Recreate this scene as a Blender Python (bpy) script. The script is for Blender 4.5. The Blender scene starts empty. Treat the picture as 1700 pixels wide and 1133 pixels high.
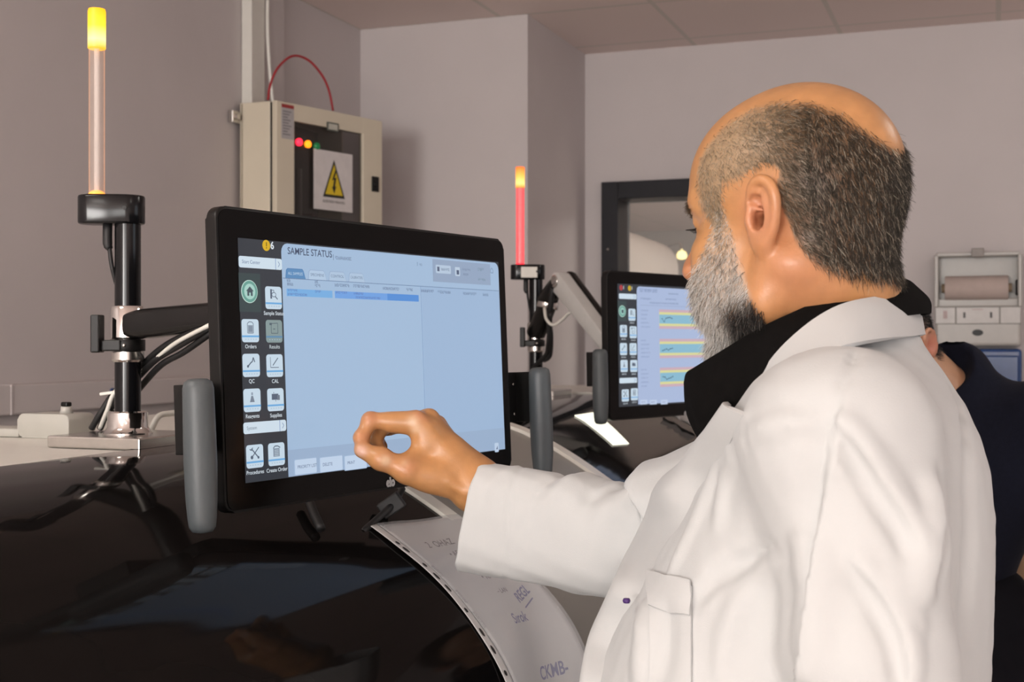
import bpy, bmesh, math, random
import numpy as np
from mathutils import Vector, Matrix

random.seed(7)
RNG = np.random.default_rng(11)
sc = bpy.context.scene
COL = sc.collection

# ------------------------------------------------------------------ camera
FPX, CX, CY, CAMZ = 2150.0, 850.0, 566.5, 1.45     # 1700 x 1133 frame
cam_d = bpy.data.cameras.new('camera')
cam_d.sensor_width = 36.0
cam_d.lens = 36.0 * FPX / 1700.0
cam_d.clip_start = 0.02
cam_d.dof.use_dof = True
cam_d.dof.focus_distance = 1.42
cam_d.dof.aperture_fstop = 13.0
cam = bpy.data.objects.new('camera', cam_d)
COL.objects.link(cam)
cam.location = (0, 0, CAMZ)
cam.rotation_euler = (math.pi / 2, 0, 0)
sc.camera = cam

def at(px, py, y):
    """point of the place seen at this spot of the photograph, y metres away"""
    return Vector(((px - CX) / FPX * y, y, CAMZ - (py - CY) / FPX * y))

def ray(px, py):
    return Vector(((px - CX) / FPX, 1.0, -(py - CY) / FPX))

# ------------------------------------------------------------------ materials
def s2l(c):
    return tuple((v / 255 / 12.92) if v / 255 <= 0.04045 else ((v / 255 + 0.055) / 1.055) ** 2.4 for v in c)

def new_mat(name):
    m = bpy.data.materials.new(name)
    m.use_nodes = True
    nt = m.node_tree
    return m, nt, nt.nodes['Principled BSDF']

def mat(name, col, rough=0.5, metal=0.0, spec=0.5, var=0.05, scale=30.0, bump=0.0, bscale=200.0, coat=0.0, rvar=0.0, sheen=0.0, sss=0.0):
    m, nt, b = new_mat(name)
    tc = nt.nodes.new('ShaderNodeTexCoord')
    n = nt.nodes.new('ShaderNodeTexNoise'); n.inputs['Scale'].default_value = scale; n.inputs['Detail'].default_value = 4
    nt.links.new(tc.outputs['Object'], n.inputs['Vector'])
    r = nt.nodes.new('ShaderNodeValToRGB')
    r.color_ramp.elements[0].position = 0.3; r.color_ramp.elements[1].position = 0.7
    r.color_ramp.elements[0].color = tuple(max(0, c * (1 - var)) for c in col) + (1,)
    r.color_ramp.elements[1].color = tuple(min(1, c * (1 + var)) for c in col) + (1,)
    nt.links.new(n.outputs['Fac'], r.inputs['Fac'])
    nt.links.new(r.outputs['Color'], b.inputs['Base Color'])
    b.inputs['Roughness'].default_value = rough
    b.inputs['Metallic'].default_value = metal
    b.inputs['Specular IOR Level'].default_value = spec
    b.inputs['Coat Weight'].default_value = coat
    b.inputs['Sheen Weight'].default_value = sheen
    if sss:
        b.inputs['Subsurface Weight'].default_value = sss
        b.inputs['Subsurface Radius'].default_value = (0.01, 0.004, 0.002)
        b.inputs['Subsurface Scale'].default_value = 0.4
    if rvar:
        mr = nt.nodes.new('ShaderNodeMapRange'); mr.inputs['To Min'].default_value = max(0, rough - rvar); mr.inputs['To Max'].default_value = rough + rvar
        nt.links.new(n.outputs['Fac'], mr.inputs['Value']); nt.links.new(mr.outputs['Result'], b.inputs['Roughness'])
    if bump:
        n2 = nt.nodes.new('ShaderNodeTexNoise'); n2.inputs['Scale'].default_value = bscale; n2.inputs['Detail'].default_value = 3
        nt.links.new(tc.outputs['Object'], n2.inputs['Vector'])
        bp = nt.nodes.new('ShaderNodeBump'); bp.inputs['Strength'].default_value = bump; bp.inputs['Distance'].default_value = 0.002
        nt.links.new(n2.outputs['Fac'], bp.inputs['Height']); nt.links.new(bp.outputs['Normal'], b.inputs['Normal'])
    return m

def glow(name, col, strength=1.0, base=(0.02, 0.02, 0.02), rough=0.35, noise=0.0):
    m, nt, b = new_mat(name)
    b.inputs['Base Color'].default_value = base + (1,)
    b.inputs['Roughness'].default_value = rough
    b.inputs['Emission Color'].default_value = tuple(col) + (1,)
    b.inputs['Emission Strength'].default_value = strength
    if noise:
        tc = nt.nodes.new('ShaderNodeTexCoord'); n = nt.nodes.new('ShaderNodeTexNoise'); n.inputs['Scale'].default_value = 40
        mr = nt.nodes.new('ShaderNodeMapRange'); mr.inputs['To Min'].default_value = strength * (1 - noise); mr.inputs['To Max'].default_value = strength * (1 + noise)
        nt.links.new(tc.outputs['Object'], n.inputs['Vector']); nt.links.new(n.outputs['Fac'], mr.inputs['Value'])
        nt.links.new(mr.outputs['Result'], b.inputs['Emission Strength'])
    return m

def glass(name, col=(1, 1, 1), rough=0.02, alpha=None, ior=1.45, emit=None, estr=0.0):
    m, nt, b = new_mat(name)
    b.inputs['Base Color'].default_value = tuple(col) + (1,)
    b.inputs['Roughness'].default_value = rough
    b.inputs['IOR'].default_value = ior
    if alpha is None:
        b.inputs['Transmission Weight'].default_value = 1.0
    else:
        b.inputs['Alpha'].default_value = alpha
    if emit:
        b.inputs['Emission Color'].default_value = tuple(emit) + (1,); b.inputs['Emission Strength'].default_value = estr
    return m

# ------------------------------------------------------------------ mesh building
def catmull(pts, n=8, closed=False):
    P = [np.array(p, float) for p in pts]
    if len(P) < 3:
        return P
    out = []
    m = len(P)
    rng = range(m if closed else m - 1)
    for i in rng:
        if closed:
            p0, p1, p2, p3 = P[i - 1], P[i], P[(i + 1) % m], P[(i + 2) % m]
        else:
            p1, p2 = P[i], P[i + 1]
            p0 = P[i - 1] if i > 0 else 2 * p1 - p2
            p3 = P[i + 2] if i + 2 < m else 2 * p2 - p1
        for k in range(n):
            t = k / n
            out.append(0.5 * ((2 * p1) + (-p0 + p2) * t + (2 * p0 - 5 * p1 + 4 * p2 - p3) * t * t + (-p0 + 3 * p1 - 3 * p2 + p3) * t ** 3))
    if not closed:
        out.append(P[-1])
    return out

class MB:
    """collects shapes and links them as one mesh object"""
    def __init__(self):
        self.v, self.f, self.m, self.s = [], [], [], []
    def add(self, vf, M=None, mi=0, smooth=False):
        v, f = vf
        o = len(self.v)
        if M is not None:
            v = [M @ Vector(p) for p in v]
        self.v += [tuple(p) for p in v]
        self.f += [tuple(i + o for i in q) for q in f]
        self.m += [mi] * len(f)
        self.s += [smooth] * len(f)
        return self
    def build(self, name, mats, parent=None, shade=None, loc=None):
        me = bpy.data.meshes.new(name)
        v = self.v
        if loc is not None:
            L = Vector(loc); v = [tuple(Vector(p) - L) for p in v]
        me.from_pydata(v, [], self.f)
        if not isinstance(mats, (list, tuple)): mats = [mats]
        for q in mats: me.materials.append(q)
        me.polygons.foreach_set('material_index', self.m)
        me.polygons.foreach_set('use_smooth', self.s)
        me.update()
        bm = bmesh.new(); bm.from_mesh(me)
        bmesh.ops.remove_doubles(bm, verts=bm.verts, dist=1e-6)
        bmesh.ops.recalc_face_normals(bm, faces=bm.faces)
        bm.to_mesh(me); bm.free()
        if shade is not None:
            me.set_sharp_from_angle(angle=math.radians(shade))
        ob = bpy.data.objects.new(name, me)
        COL.objects.link(ob)
        if parent is not None: ob.parent = parent
        if loc is not None: ob.location = loc
        return ob

def bm_out(bm):
    bm.verts.index_update()
    r = ([v.co.copy() for v in bm.verts], [tuple(v.index for v in f.verts) for f in bm.faces])
    bm.free()
    return r

def box(x0, x1, y0, y1, z0, z1, bev=0.0, seg=2):
    bm = bmesh.new()
    bmesh.ops.create_cube(bm, size=1.0)
    for v in bm.verts:
        v.co = Vector((x0 + (v.co.x + .5) * (x1 - x0), y0 + (v.co.y + .5) * (y1 - y0), z0 + (v.co.z + .5) * (z1 - z0)))
    if bev:
        bmesh.ops.bevel(bm, geom=list(bm.edges), offset=bev, segments=seg, profile=0.5, affect='EDGES')
    return bm_out(bm)

def rrect(w, h, r, n=5):
    pts = []
    r = min(r, w / 2 - 1e-6, h / 2 - 1e-6)
    for cx, cy, a0 in ((w / 2 - r, h / 2 - r, 0), (-w / 2 + r, h / 2 - r, 90), (-w / 2 + r, -h / 2 + r, 180), (w / 2 - r, -h / 2 + r, 270)):
        for k in range(n + 1):
            a = math.radians(a0 + 90 * k / n)
            pts.append((cx + r * math.cos(a), cy + r * math.sin(a)))
    return pts

def prism(poly, z0, z1, bev=0.0, seg=2):
    """polygon in xy, extruded along z"""
    n = len(poly)
    if not bev:
        v = [(x, y, z0) for x, y in poly] + [(x, y, z1) for x, y in poly]
        f = [tuple(range(n - 1, -1, -1)), tuple(range(n, 2 * n))] + [(i, (i + 1) % n, n + (i + 1) % n, n + i) for i in range(n)]
        return v, f
    bm = bmesh.new()
    lo = [bm.verts.new((x, y, z0)) for x, y in poly]; hi = [bm.verts.new((x, y, z1)) for x, y in poly]
    a = bm.faces.new(lo[::-1]); b = bm.faces.new(hi)
    for i in range(n): bm.faces.new((lo[i], lo[(i + 1) % n], hi[(i + 1) % n], hi[i]))
    bmesh.ops.bevel(bm, geom=list(a.edges) + list(b.edges), offset=bev, segments=seg, profile=0.5, affect='EDGES')
    return bm_out(bm)

def lathe(prof, n=32, cap=True):
    """profile [(r, z)] turned about z"""
    v, f = [], []
    for r, z in prof:
        for k in range(n):
            a = 2 * math.pi * k / n
            v.append((r * math.cos(a), r * math.sin(a), z))
    for i in range(len(prof) - 1):
        for k in range(n):
            f.append((i * n + k, i * n + (k + 1) % n, (i + 1) * n + (k + 1) % n, (i + 1) * n + k))
    if cap:
        f.append(tuple(range(n - 1, -1, -1))); f.append(tuple(range((len(prof) - 1) * n, len(prof) * n)))
    return v, f

def frames(P):
    T = []
    for i in range(len(P)):
        t = P[min(i + 1, len(P) - 1)] - P[max(i - 1, 0)]
        T.append(t / (np.linalg.norm(t) + 1e-12))
    up = np.array([0, 0, 1.0]) if abs(T[0][2]) < 0.9 else np.array([1.0, 0, 0])
    u = up - T[0] * up.dot(T[0]); u /= np.linalg.norm(u)
    U, W = [], []
    for t in T:
        u = u - t * u.dot(t); u /= np.linalg.norm(u) + 1e-12
        U.append(u.copy()); W.append(np.cross(t, u))
    return T, U, W

def tube(pts, r, n=10, res=6, flat=1.0, closed_caps=True):
    P = catmull(pts, res) if res > 1 else [np.array(p, float) for p in pts]
    m = len(P)
    if np.isscalar(r): R = np.full(m, r)
    else: R = np.interp(np.linspace(0, 1, m), np.linspace(0, 1, len(r)), r)
    T, U, W = frames(P)
    v, f = [], []
    for i in range(m):
        for k in range(n):
            a = 2 * math.pi * k / n
            v.append(tuple(P[i] + R[i] * (math.cos(a) * U[i] + flat * math.sin(a) * W[i])))
    for i in range(m - 1):
        for k in range(n):
            f.append((i * n + k, i * n + (k + 1) % n, (i + 1) * n + (k + 1) % n, (i + 1) * n + k))
    if closed_caps:
        f.append(tuple(range(n - 1, -1, -1))); f.append(tuple(range((m - 1) * n, m * n)))
    return v, f

def gridmesh(G, closed_u=False, closed_v=False):
    """G[i][j] points -> quads"""
    a, b = len(G), len(G[0])
    v = [tuple(p) for row in G for p in row]
    f = []
    for i in range(a - (0 if closed_u else 1)):
        for j in range(b - (0 if closed_v else 1)):
            f.append((i * b + j, ((i + 1) % a) * b + j, ((i + 1) % a) * b + (j + 1) % b, i * b + (j + 1) % b))
    return v, f

def sheet(G, th, rim=True):
    """surface grid given thickness along its normals; closed, with rounded look left to shading"""
    G = np.array(G, float)
    du = np.gradient(G, axis=0); dv = np.gradient(G, axis=1)
    N = np.cross(du, dv); N /= np.linalg.norm(N, axis=2, keepdims=True) + 1e-12
    A, B = G + N * th / 2, G - N * th / 2
    a, b = G.shape[:2]
    v1, f1 = gridmesh(A); v2, f2 = gridmesh(B)
    o = a * b
    v = v1 + v2
    f = f1 + [tuple(i + o for i in q[::-1]) for q in f2]
    ring = [(i, 0) for i in range(a)] + [(a - 1, j) for j in range(1, b)] + [(i, b - 1) for i in range(a - 2, -1, -1)] + [(0, j) for j in range(b - 2, 0, -1)]
    ids = [i * b + j for i, j in ring]
    n = len(ids)
    for k in range(n):
        p, q = ids[k], ids[(k + 1) % n]
        f.append((p, q, q + o, p + o))
    return v, f

def T(x, y, z): return Matrix.Translation((x, y, z))
def R(a, ax): return Matrix.Rotation(math.radians(a), 4, ax)

_txt = {}
def text_poly(s, size, align='LEFT', bold=0.0, shear=0.0, extrude=0.0):
    """flat lettering in xy as verts, faces"""
    key = (s, size, align, bold, shear, extrude)
    if key in _txt: return _txt[key]
    cu = bpy.data.curves.new('t', 'FONT'); cu.body = s; cu.size = size; cu.align_x = align; cu.offset = bold; cu.shear = shear; cu.extrude = extrude
    cu.resolution_u = 4
    ob = bpy.data.objects.new('t', cu); COL.objects.link(ob)
    dg = bpy.context.evaluated_depsgraph_get(); dg.update()
    me = bpy.data.meshes.new_from_object(ob.evaluated_get(dg))
    r = ([v.co.copy() for v in me.vertices], [tuple(p.vertices) for p in me.polygons])
    bpy.data.objects.remove(ob); bpy.data.curves.remove(cu); bpy.data.meshes.remove(me)
    _txt[key] = r
    return r

# ------------------------------------------------------------------ scene tree
def tag(o, label=None, cat=None, group=None, kind=None):
    if label: o['label'] = label
    if cat: o['category'] = cat
    if group: o['group'] = group
    if kind: o['kind'] = kind
    return o

def thing(name, label, cat, loc=(0, 0, 0), rz=0.0, group=None):
    o = bpy.data.objects.new(name, None)
    o.empty_display_size = 0.05
    COL.objects.link(o)
    o.location = loc; o.rotation_euler = (0, 0, rz)
    return tag(o, label, cat, group)

def struct(name, mb, mats, shade=None):
    return tag(mb.build(name, mats, shade=shade), kind='structure')

def solo(mb, t, mats):
    """a thing of one mesh: the mesh takes the place and tags of its marker"""
    loc = Vector(t.location); props = {k: t[k] for k in t.keys()}; nm = t.name.split('.')[0]
    bpy.data.objects.remove(t)
    o = mb.build(nm, mats, None, loc=loc)
    for k, v in props.items(): o[k] = v
    return o
# ------------------------------------------------------------------ room frame
E1 = Vector((0.937, -0.349, 0)).normalized()      # along the back wall, away from the left wall
E2 = Vector((-E1.y, E1.x, 0))                     # into the depth, along the left wall
RZ = math.atan2(E1.y, E1.x)
A0 = Vector((-0.609, 5.2, 0))                     # corner left wall / pier
RM = Matrix.Translation(A0) @ Matrix.Rotation(RZ, 4, 'Z')   # room coordinates: x = off left wall, y = depth, z
CEIL = 2.70
YB = 0.74                                         # back wall
XR, YR = 5.0, -11.0                                # right wall, rear wall
PIER = 0.714

def rm(x, y, z): return RM @ Vector((x, y, z))

wall_paint = mat('wall_paint', (0.635, 0.585, 0.580), 0.62, spec=0.3, var=0.025, scale=3, bump=0.12, bscale=120)
ceil_mat, nt, b = new_mat('ceiling_tiles')
tc = nt.nodes.new('ShaderNodeTexCoord')
br = nt.nodes.new('ShaderNodeTexBrick'); br.offset = 0.0; br.squash = 1.0
br.inputs['Scale'].default_value = 1.0; br.inputs['Brick Width'].default_value = 0.6; br.inputs['Row Height'].default_value = 0.6
br.inputs['Mortar Size'].default_value = 0.010; br.inputs['Mortar Smooth'].default_value = 0.1
br.inputs['Color1'].default_value = (0.80, 0.675, 0.63, 1); br.inputs['Color2'].default_value = (0.77, 0.65, 0.61, 1); br.inputs['Mortar'].default_value = (0.66, 0.60, 0.54, 1)
nt.links.new(tc.outputs['Object'], br.inputs['Vector']); nt.links.new(br.outputs['Color'], b.inputs['Base Color'])
ns = nt.nodes.new('ShaderNodeTexNoise'); ns.inputs['Scale'].default_value = 160
bp = nt.nodes.new('ShaderNodeBump'); bp.inputs['Strength'].default_value = 0.25; bp.inputs['Distance'].default_value = 0.003
nt.links.new(tc.outputs['Object'], ns.inputs['Vector']); nt.links.new(ns.outputs['Fac'], bp.inputs['Height']); nt.links.new(bp.outputs['Normal'], b.inputs['Normal'])
b.inputs['Roughness'].default_value = 0.8
floor_mat = mat('floor_vinyl', (0.66, 0.61, 0.58), 0.35, var=0.15, scale=60)
dark_frame = mat('dark_frame', (0.010, 0.010, 0.014), 0.5, spec=0.3, var=0.1)
white_plastic = mat('white_plastic', (0.76, 0.74, 0.68), 0.4, var=0.02)
cream = mat('cream_enamel', (0.70, 0.63, 0.50), 0.42, var=0.03, scale=6, bump=0.05)
black_plastic = mat('black_plastic', (0.0050, 0.0048, 0.0048), 0.38, spec=0.3, var=0.1)
black_gloss = mat('black_gloss', (0.007, 0.006, 0.0058), 0.06, spec=0.05, var=0.1, rvar=0.02, scale=8)
black_rubber = mat('black_rubber', (0.012, 0.012, 0.013), 0.55, var=0.1)
steel = mat('brushed_steel', (0.62, 0.60, 0.57), 0.22, metal=1.0, var=0.06, scale=80)
chrome = mat('polished_steel', (0.72, 0.70, 0.68), 0.10, metal=1.0, var=0.03)

def wall_box(name, x0, x1, y0, y1, z0, z1, m=wall_paint):
    mb = MB(); mb.add(box(x0, x1, y0, y1, z0, z1), RM)
    return struct(name, mb, m)

def slab(name, x0, x1, y0, y1, z0, z1, m):
    mb = MB(); mb.add(box(x0, x1, y0, y1, z0, z1))
    o = struct(name, mb, m); o.matrix_world = RM; return o
slab('floor', -1.7, XR + 0.2, YR - 0.2, 8.4, -0.1, 0.0, floor_mat)
ce = slab('ceiling', -0.2, XR + 0.2, YR - 0.2, YB + 0.15, CEIL, CEIL + 0.1, ceil_mat)
wall_box('wall_left', -0.15, 0.0, YR, YB + 0.15, 0, CEIL)
wall_box('wall_pier', 0.0, PIER, 0.0, YB, 0, CEIL)
SW = (-3.6, -2.2, 1.0, 2.35)
mb = MB()
for q in ((YR, SW[0], 0, CEIL), (SW[1], YB + 0.15, 0, CEIL), (SW[0], SW[1], 0, SW[2]), (SW[0], SW[1], SW[3], CEIL)):
    mb.add(box(XR, XR + 0.15, q[0], q[1], q[2], q[3]), RM)
struct('wall_right', mb, wall_paint)
# back wall with the opening of the internal window
WX0, WX1, WZ0, WZ1 = PIER + 0.083, PIER + 1.02, 1.0, 2.135
mb = MB()
for q in ((PIER, WX0, 0, CEIL), (WX1, XR, 0, CEIL), (WX0, WX1, 0, WZ0), (WX0, WX1, WZ1, CEIL)):
    mb.add(box(q[0], q[1], YB, YB + 0.15, q[2], q[3]), RM)
struct('wall_back', mb, wall_paint)
# rear wall, behind the camera, with two windows to the daylight
mb = MB()
RW = [(0.5, 2.3), (2.8, 4.6)]
zw0, zw1 = 0.95, 2.35
xs = [-0.15] + [v for w in RW for v in w] + [XR + 0.15]
for i in range(0, len(xs), 2): mb.add(box(xs[i], xs[i + 1], YR - 0.15, YR, 0, CEIL), RM)
for a_, b_ in RW:
    mb.add(box(a_, b_, YR - 0.15, YR, 0, zw0), RM); mb.add(box(a_, b_, YR - 0.15, YR, zw1, CEIL), RM)
struct('wall_rear', mb, wall_paint)

# internal window: frame, pane
mb = MB()
fw = 0.075
for q in ((WX0, WX0 + fw, WZ0, WZ1), (WX1 - fw, WX1, WZ0, WZ1), (WX0 + fw, WX1 - fw, WZ1 - fw, WZ1), (WX0 + fw, WX1 - fw, WZ0, WZ0 + fw)):
    mb.add(box(q[0], q[1], YB - 0.035, YB + 0.16, q[2], q[3], 0.003), RM)
win = struct('window_1', mb, dark_frame)
mb = MB(); mb.add(box(WX0 + fw - .005, WX1 - fw + .005, YB + 0.12, YB + 0.126, WZ0 + fw - .005, WZ1 - fw + .005), RM)
pane_m, nt, b = new_mat('window_glass')
b.inputs['Base Color'].default_value = (0.9, 0.95, 0.95, 1); b.inputs['Roughness'].default_value = 0.02; b.inputs['Alpha'].default_value = 0.12
mb.build('pane', pane_m, win)
mb = MB(); mb.add(lathe([(0.006, 0), (0.006, 0.003)], 12), RM @ T(WX0 + 0.03, YB - 0.035, 1.845) @ R(90, 'X'), 0, True)
mb.build('screw', steel, win)

# the room behind the window
adj = mat('adjoining_paint', (0.62, 0.59, 0.56), 0.7, var=0.03)
wall_box('wall_adjoining_back', -1.5, XR, 8.2, 8.3, 0, CEIL, adj)
wall_box('wall_adjoining_front', -1.65, -0.15, YB, YB + 0.15, 0, CEIL, adj)
wall_box('wall_adjoining_left', -1.65, -1.5, YB + 0.15, 8.3, 0, CEIL, adj)
wall_box('wall_adjoining_right', XR, XR + 0.1, YB + 0.15, 8.3, 0, CEIL, adj)
slab('ceiling_adjoining', -1.7, XR + 0.2, YB + 0.15, 8.3, CEIL - .13, CEIL + 0.1, ceil_mat)

# white rounded machine and a small lamp seen through the window
qa, qb = at(1040, 420, 7.0), at(1118, 420, 8.3)
qd = Vector((qb.x - qa.x, qb.y - qa.y, 0)); ql = qd.length
drum = thing('white_machine', 'white machine with a rounded top seen through the internal window', 'machine', (qa.x, qa.y, 0), math.atan2(qd.y, qd.x))
mb = MB()
mb.add(prism([(p[0], p[1] + .62) for p in rrect(.5, .90, .16, 10)], -.35, ql, 0.12, 5), T(0, 0.22, 1.015) @ R(90, 'Z') @ R(90, 'X'), 0, True)
mb.build('machine_shell', mat('white_gloss_shell', (0.72, 0.68, 0.63), 0.25, var=0.03), drum, shade=40)
mb = MB(); mb.add(box(-.3, ql - .1, 0.0, 0.44, 0, 1.21, 0.02)); mb.build('plinth', white_plastic, drum)
lamp_p = at(1132, 424, 9.2)
lp = thing('wall_lamp', 'small warm lamp glowing in the room behind the window', 'lamp', tuple(lamp_p))
mb = MB(); mb.add(lathe([(0.012, -0.03), (0.034, -0.022), (0.038, 0.0), (0.028, 0.025), (0.008, 0.033)], 20), None, 0, True)
mb.build('lamp_shade', glow('warm_lamp', (1.0, 0.80, 0.32), 2.2), lp)
mb = MB(); mb.add(tube([(0, 0, 0.04), (0, 0.2, 0.1), (0.0, 1.2, 0.13)], 0.008))
mb.build('lamp_bracket', steel, lp)

# ------------------------------------------------------------------ wall fixtures, left wall
mb = MB()
mb.add(box(-0.0, 0.045, -4.4, -0.001, 1.262, 1.338, 0.004), RM)
for yy in (-2.02, -0.7): mb.add(box(0.0, 0.047, yy - .003, yy + .003, 1.262, 1.339), RM)
tr = struct('trim_1', mb, wall_paint)
mb = MB(); mb.add(lathe([(0.011, 0), (0.010, 0.004), (0.004, 0.004)], 16), RM @ T(0.045, -1.62, 1.306) @ R(90, 'Y'), 0, True)
mb.build('screw_cap', mat('blue_cap', (0.04, 0.07, 0.22), 0.4), tr)
# vertical cable trunking that comes down on the cabinet
ct = thing('cable_trunking', 'white vertical cable trunking running up the wall above the electrical cabinet', 'trunking', tuple(rm(0, -0.72, 2.25)), RZ)
mb = MB(); mb.add(box(0.002, 0.042, -0.16, -0.075, 0.0, CEIL - 2.25 - 0.002, 0.003))
mb.build('trunking_channel', white_plastic, ct)
mb = MB(); mb.add(box(0.002, 0.028, -0.07, 0.08, 0.0, CEIL - 2.25 - 0.002, 0.003))
mb.build('backing_channel', wall_paint, ct)
mb = MB(); mb.add(tube([(0.05, -0.07, 0.43), (0.05, -0.07, 0.25), (0.052, -0.055, 0.1), (0.055, -0.04, 0.005)], 0.006, 8))
mb.build('white_cable', white_plastic, ct)

# ------------------------------------------------------------------ electrical cabinet
CB_Y0, CB_Y1, CB_D, CB_Z1, CB_H = -0.915, -0.40, 0.135, 2.247, 0.78
cab = thing('electrical_cabinet', 'cream steel electrical cabinet with a smoked window door, high on the wall', 'cabinet', tuple(rm(0, CB_Y0, CB_Z1 - CB_H)), RZ)
W = CB_Y1 - CB_Y0
mb = MB()
t = 0.012
mb.add(box(0.02, 0.03, 0, W, 0, CB_H)); mb.add(box(0.02, CB_D, 0, t, 0, CB_H, 0.003)); mb.add(box(0.02, CB_D, W - t, W, 0, CB_H, 0.003))
mb.add(box(0.02, CB_D, t, W - t, 0, t)); mb.add(box(0.02, CB_D, t, W - t, CB_H - t, CB_H))
cb_ = mb.build('body', cream, cab)
mb = MB(); mb.add(box(CB_D - .004, CB_D + .0035, 0.001, 0.012, .004, CB_H - .004)); mb.build('door_gap_strip', black_rubber, cab)  # dark strip stands in for the shaded gap along the hinge
for zz in (CB_H - 0.05, 0.05):
    mb = MB(); mb.add(box(0.0, 0.02, -0.045, 0.03, zz - .02, zz + .02, 0.003)); mb.add(lathe([(0.011, 0), (0.011, 0.01)], 6), T(0.02, -0.025, zz) @ R(90, 'Y'))
    mb.build('mounting_bracket', steel, cab)
# fittings behind the smoked window
mb = MB()
inner = mat('cabinet_inside', (0.20, 0.19, 0.17), 0.6, var=0.1)
mb.add(box(0.031, 0.045, 0.03, W - 0.03, 0.03, CB_H - 0.03))
for zz in (0.12, 0.26): mb.add(box(0.045, 0.09, 0.1, W - 0.12, zz, zz + 0.08, 0.004), None, 1)
mb.add(box(0.05, 0.062, W - 0.19, W - 0.175, 0.1, 0.6), None, 2)
mb.add(box(0.05, 0.10, W - 0.17, W - 0.13, 0.08, 0.44), None, 3)
mb.build('backplate', [inner, mat('breaker_grey', (0.16, 0.16, 0.15), 0.5), white_plastic, mat('maroon_duct', (0.10, 0.02, 0.025), 0.5)], cab)
# door, standing ajar
dang = math.radians(-16.4)
DM = Matrix.Translation((CB_D + 0.006, 0, 0)) @ Matrix.Rotation(dang, 4, 'Z')
door = bpy.data.objects.new('door', None)
mb = MB(); dt = 0.022; ww0, ww1, wz0, wz1 = 0.082, 0.415, 0.10, CB_H - 0.058
mb.add(box(0, dt, 0, ww0, 0, CB_H, 0.003), DM); mb.add(box(0, dt, ww1, W, 0, CB_H, 0.003), DM)
mb.add(box(0, dt - .0005, ww0 - .002, ww1 + .002, wz1, CB_H - .0005), DM); mb.add(box(0, dt - .0005, ww0 - .002, ww1 + .002, 0.0005, wz0), DM)
door = mb.build('door', cream, cab)
mb = MB(); mb.add(box(0.008, 0.012, ww0 - .004, ww1 + .004, wz0 - .004, wz1 + .004), DM)
smk, nt, b = new_mat('smoked_glass'); b.inputs['Base Color'].default_value = (0.035, 0.03, 0.028, 1); b.inputs['Roughness'].default_value = 0.08; b.inputs['Alpha'].default_value = 0.50
mb.build('window_pane', smk, door)
mb = MB(); mb.add(box(dt, dt + 0.006, W - 0.058, W - 0.022, 0.52, 0.575, 0.003), DM); mb.add(lathe([(0.012, 0), (0.010, 0.004)], 16), DM @ T(dt + .006, W - 0.04, 0.548) @ R(90, 'Y'))
mb.build('latch', black_plastic, door)
# name plate at the top of the window
mb = MB(); mb.add(box(dt, dt + 0.004, 0.232, 0.288, wz1 - 0.012, wz1 + 0.018, 0.001), DM); mb.add(box(dt + .004, dt + 0.0045, 0.238, 0.282, wz1 - 0.007, wz1 + 0.013), DM, 1)
mb.build('name_plate', [mat('plate_frame', (0.10, 0.11, 0.09), 0.4), mat('plate_label', (0.55, 0.54, 0.47), 0.5)], door)
# printed label by the hinge
mb = MB(); z1 = CB_H - 0.008; z0 = z1 - 0.115
mb.add(box(dt, dt + 0.0008, 0.022, 0.078, z0, z1), DM)
mb.add(box(dt + .0008, dt + 0.0012, 0.022, 0.078, z1 - 0.012, z1), DM, 1)
for k in range(9):
    zz = z1 - 0.024 - k * 0.0095; e = 0.066 - (k * 37 % 5) * 0.004
    mb.add(box(dt + .0008, dt + .0011, 0.028, e, zz - .0022, zz + .0022), DM, 2)
mb.build('instruction_label', [mat('label_paper', (0.45, 0.43, 0.43), 0.6), mat('label_red', (0.32, 0.03, 0.03), 0.5), mat('label_ink', (0.22, 0.21, 0.22), 0.6)], door)
# warning sign
sg = MB(); sy0, sy1, sz1 = 0.170, 0.358, wz1 - 0.082; sz0 = sz1 - 0.205
sg.add(box(dt, dt + 0.002, sy0, sy1, sz0, sz1), DM)
cy_, tb = (sy0 + sy1) / 2 + 0.002, sz0 + 0.045; tw = 0.107; thh = 0.132
def tri(y, z, s):   # face-on triangle
    return [(y - tw / 2 * s, z), (y + tw / 2 * s, z), (y, z + thh * s)]
def flat_poly(poly, x):
    return [(x, p[0], p[1]) for p in poly], [tuple(range(len(poly)))]
sg.add(flat_poly(tri(cy_, tb, 1.0), dt + 0.0024), DM, 1)
sg.add(flat_poly(tri(cy_, tb + 0.0095, 0.80), dt + 0.0028), DM, 2)
bolt = [(0.006, 0.098), (-0.010, 0.060), (0.000, 0.062), (-0.006, 0.036), (-0.011, 0.037), (0.001, 0.014), (0.010, 0.040), (0.004, 0.038), (0.011, 0.071), (0.001, 0.068), (0.013, 0.094)]
tris = [(0, 1, 10), (1, 9, 10), (1, 2, 9), (2, 8, 9), (2, 3, 8), (3, 7, 8), (4, 5, 6)]
bv = [(dt + 0.0032, cy_ + p[0], tb + p[1]) for p in bolt]
sg.add((bv, tris), DM, 1)
tv, tf = text_poly('ELEKTRİK PANOSU', 0.0125, 'CENTER')
sg.add(([(dt + 0.0026, cy_ + p[0], sz0 + 0.026 + p[1]) for p in tv], tf), DM, 1)
ws = sg.build('warning_sign', [mat('sign_white', (0.70, 0.66, 0.65), 0.5), mat('sign_black', (0.012, 0.012, 0.01), 0.5), mat('sign_yellow', (0.75, 0.55, 0.02), 0.5)], door)
ws['label'] = 'white sign with a yellow lightning triangle'
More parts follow.
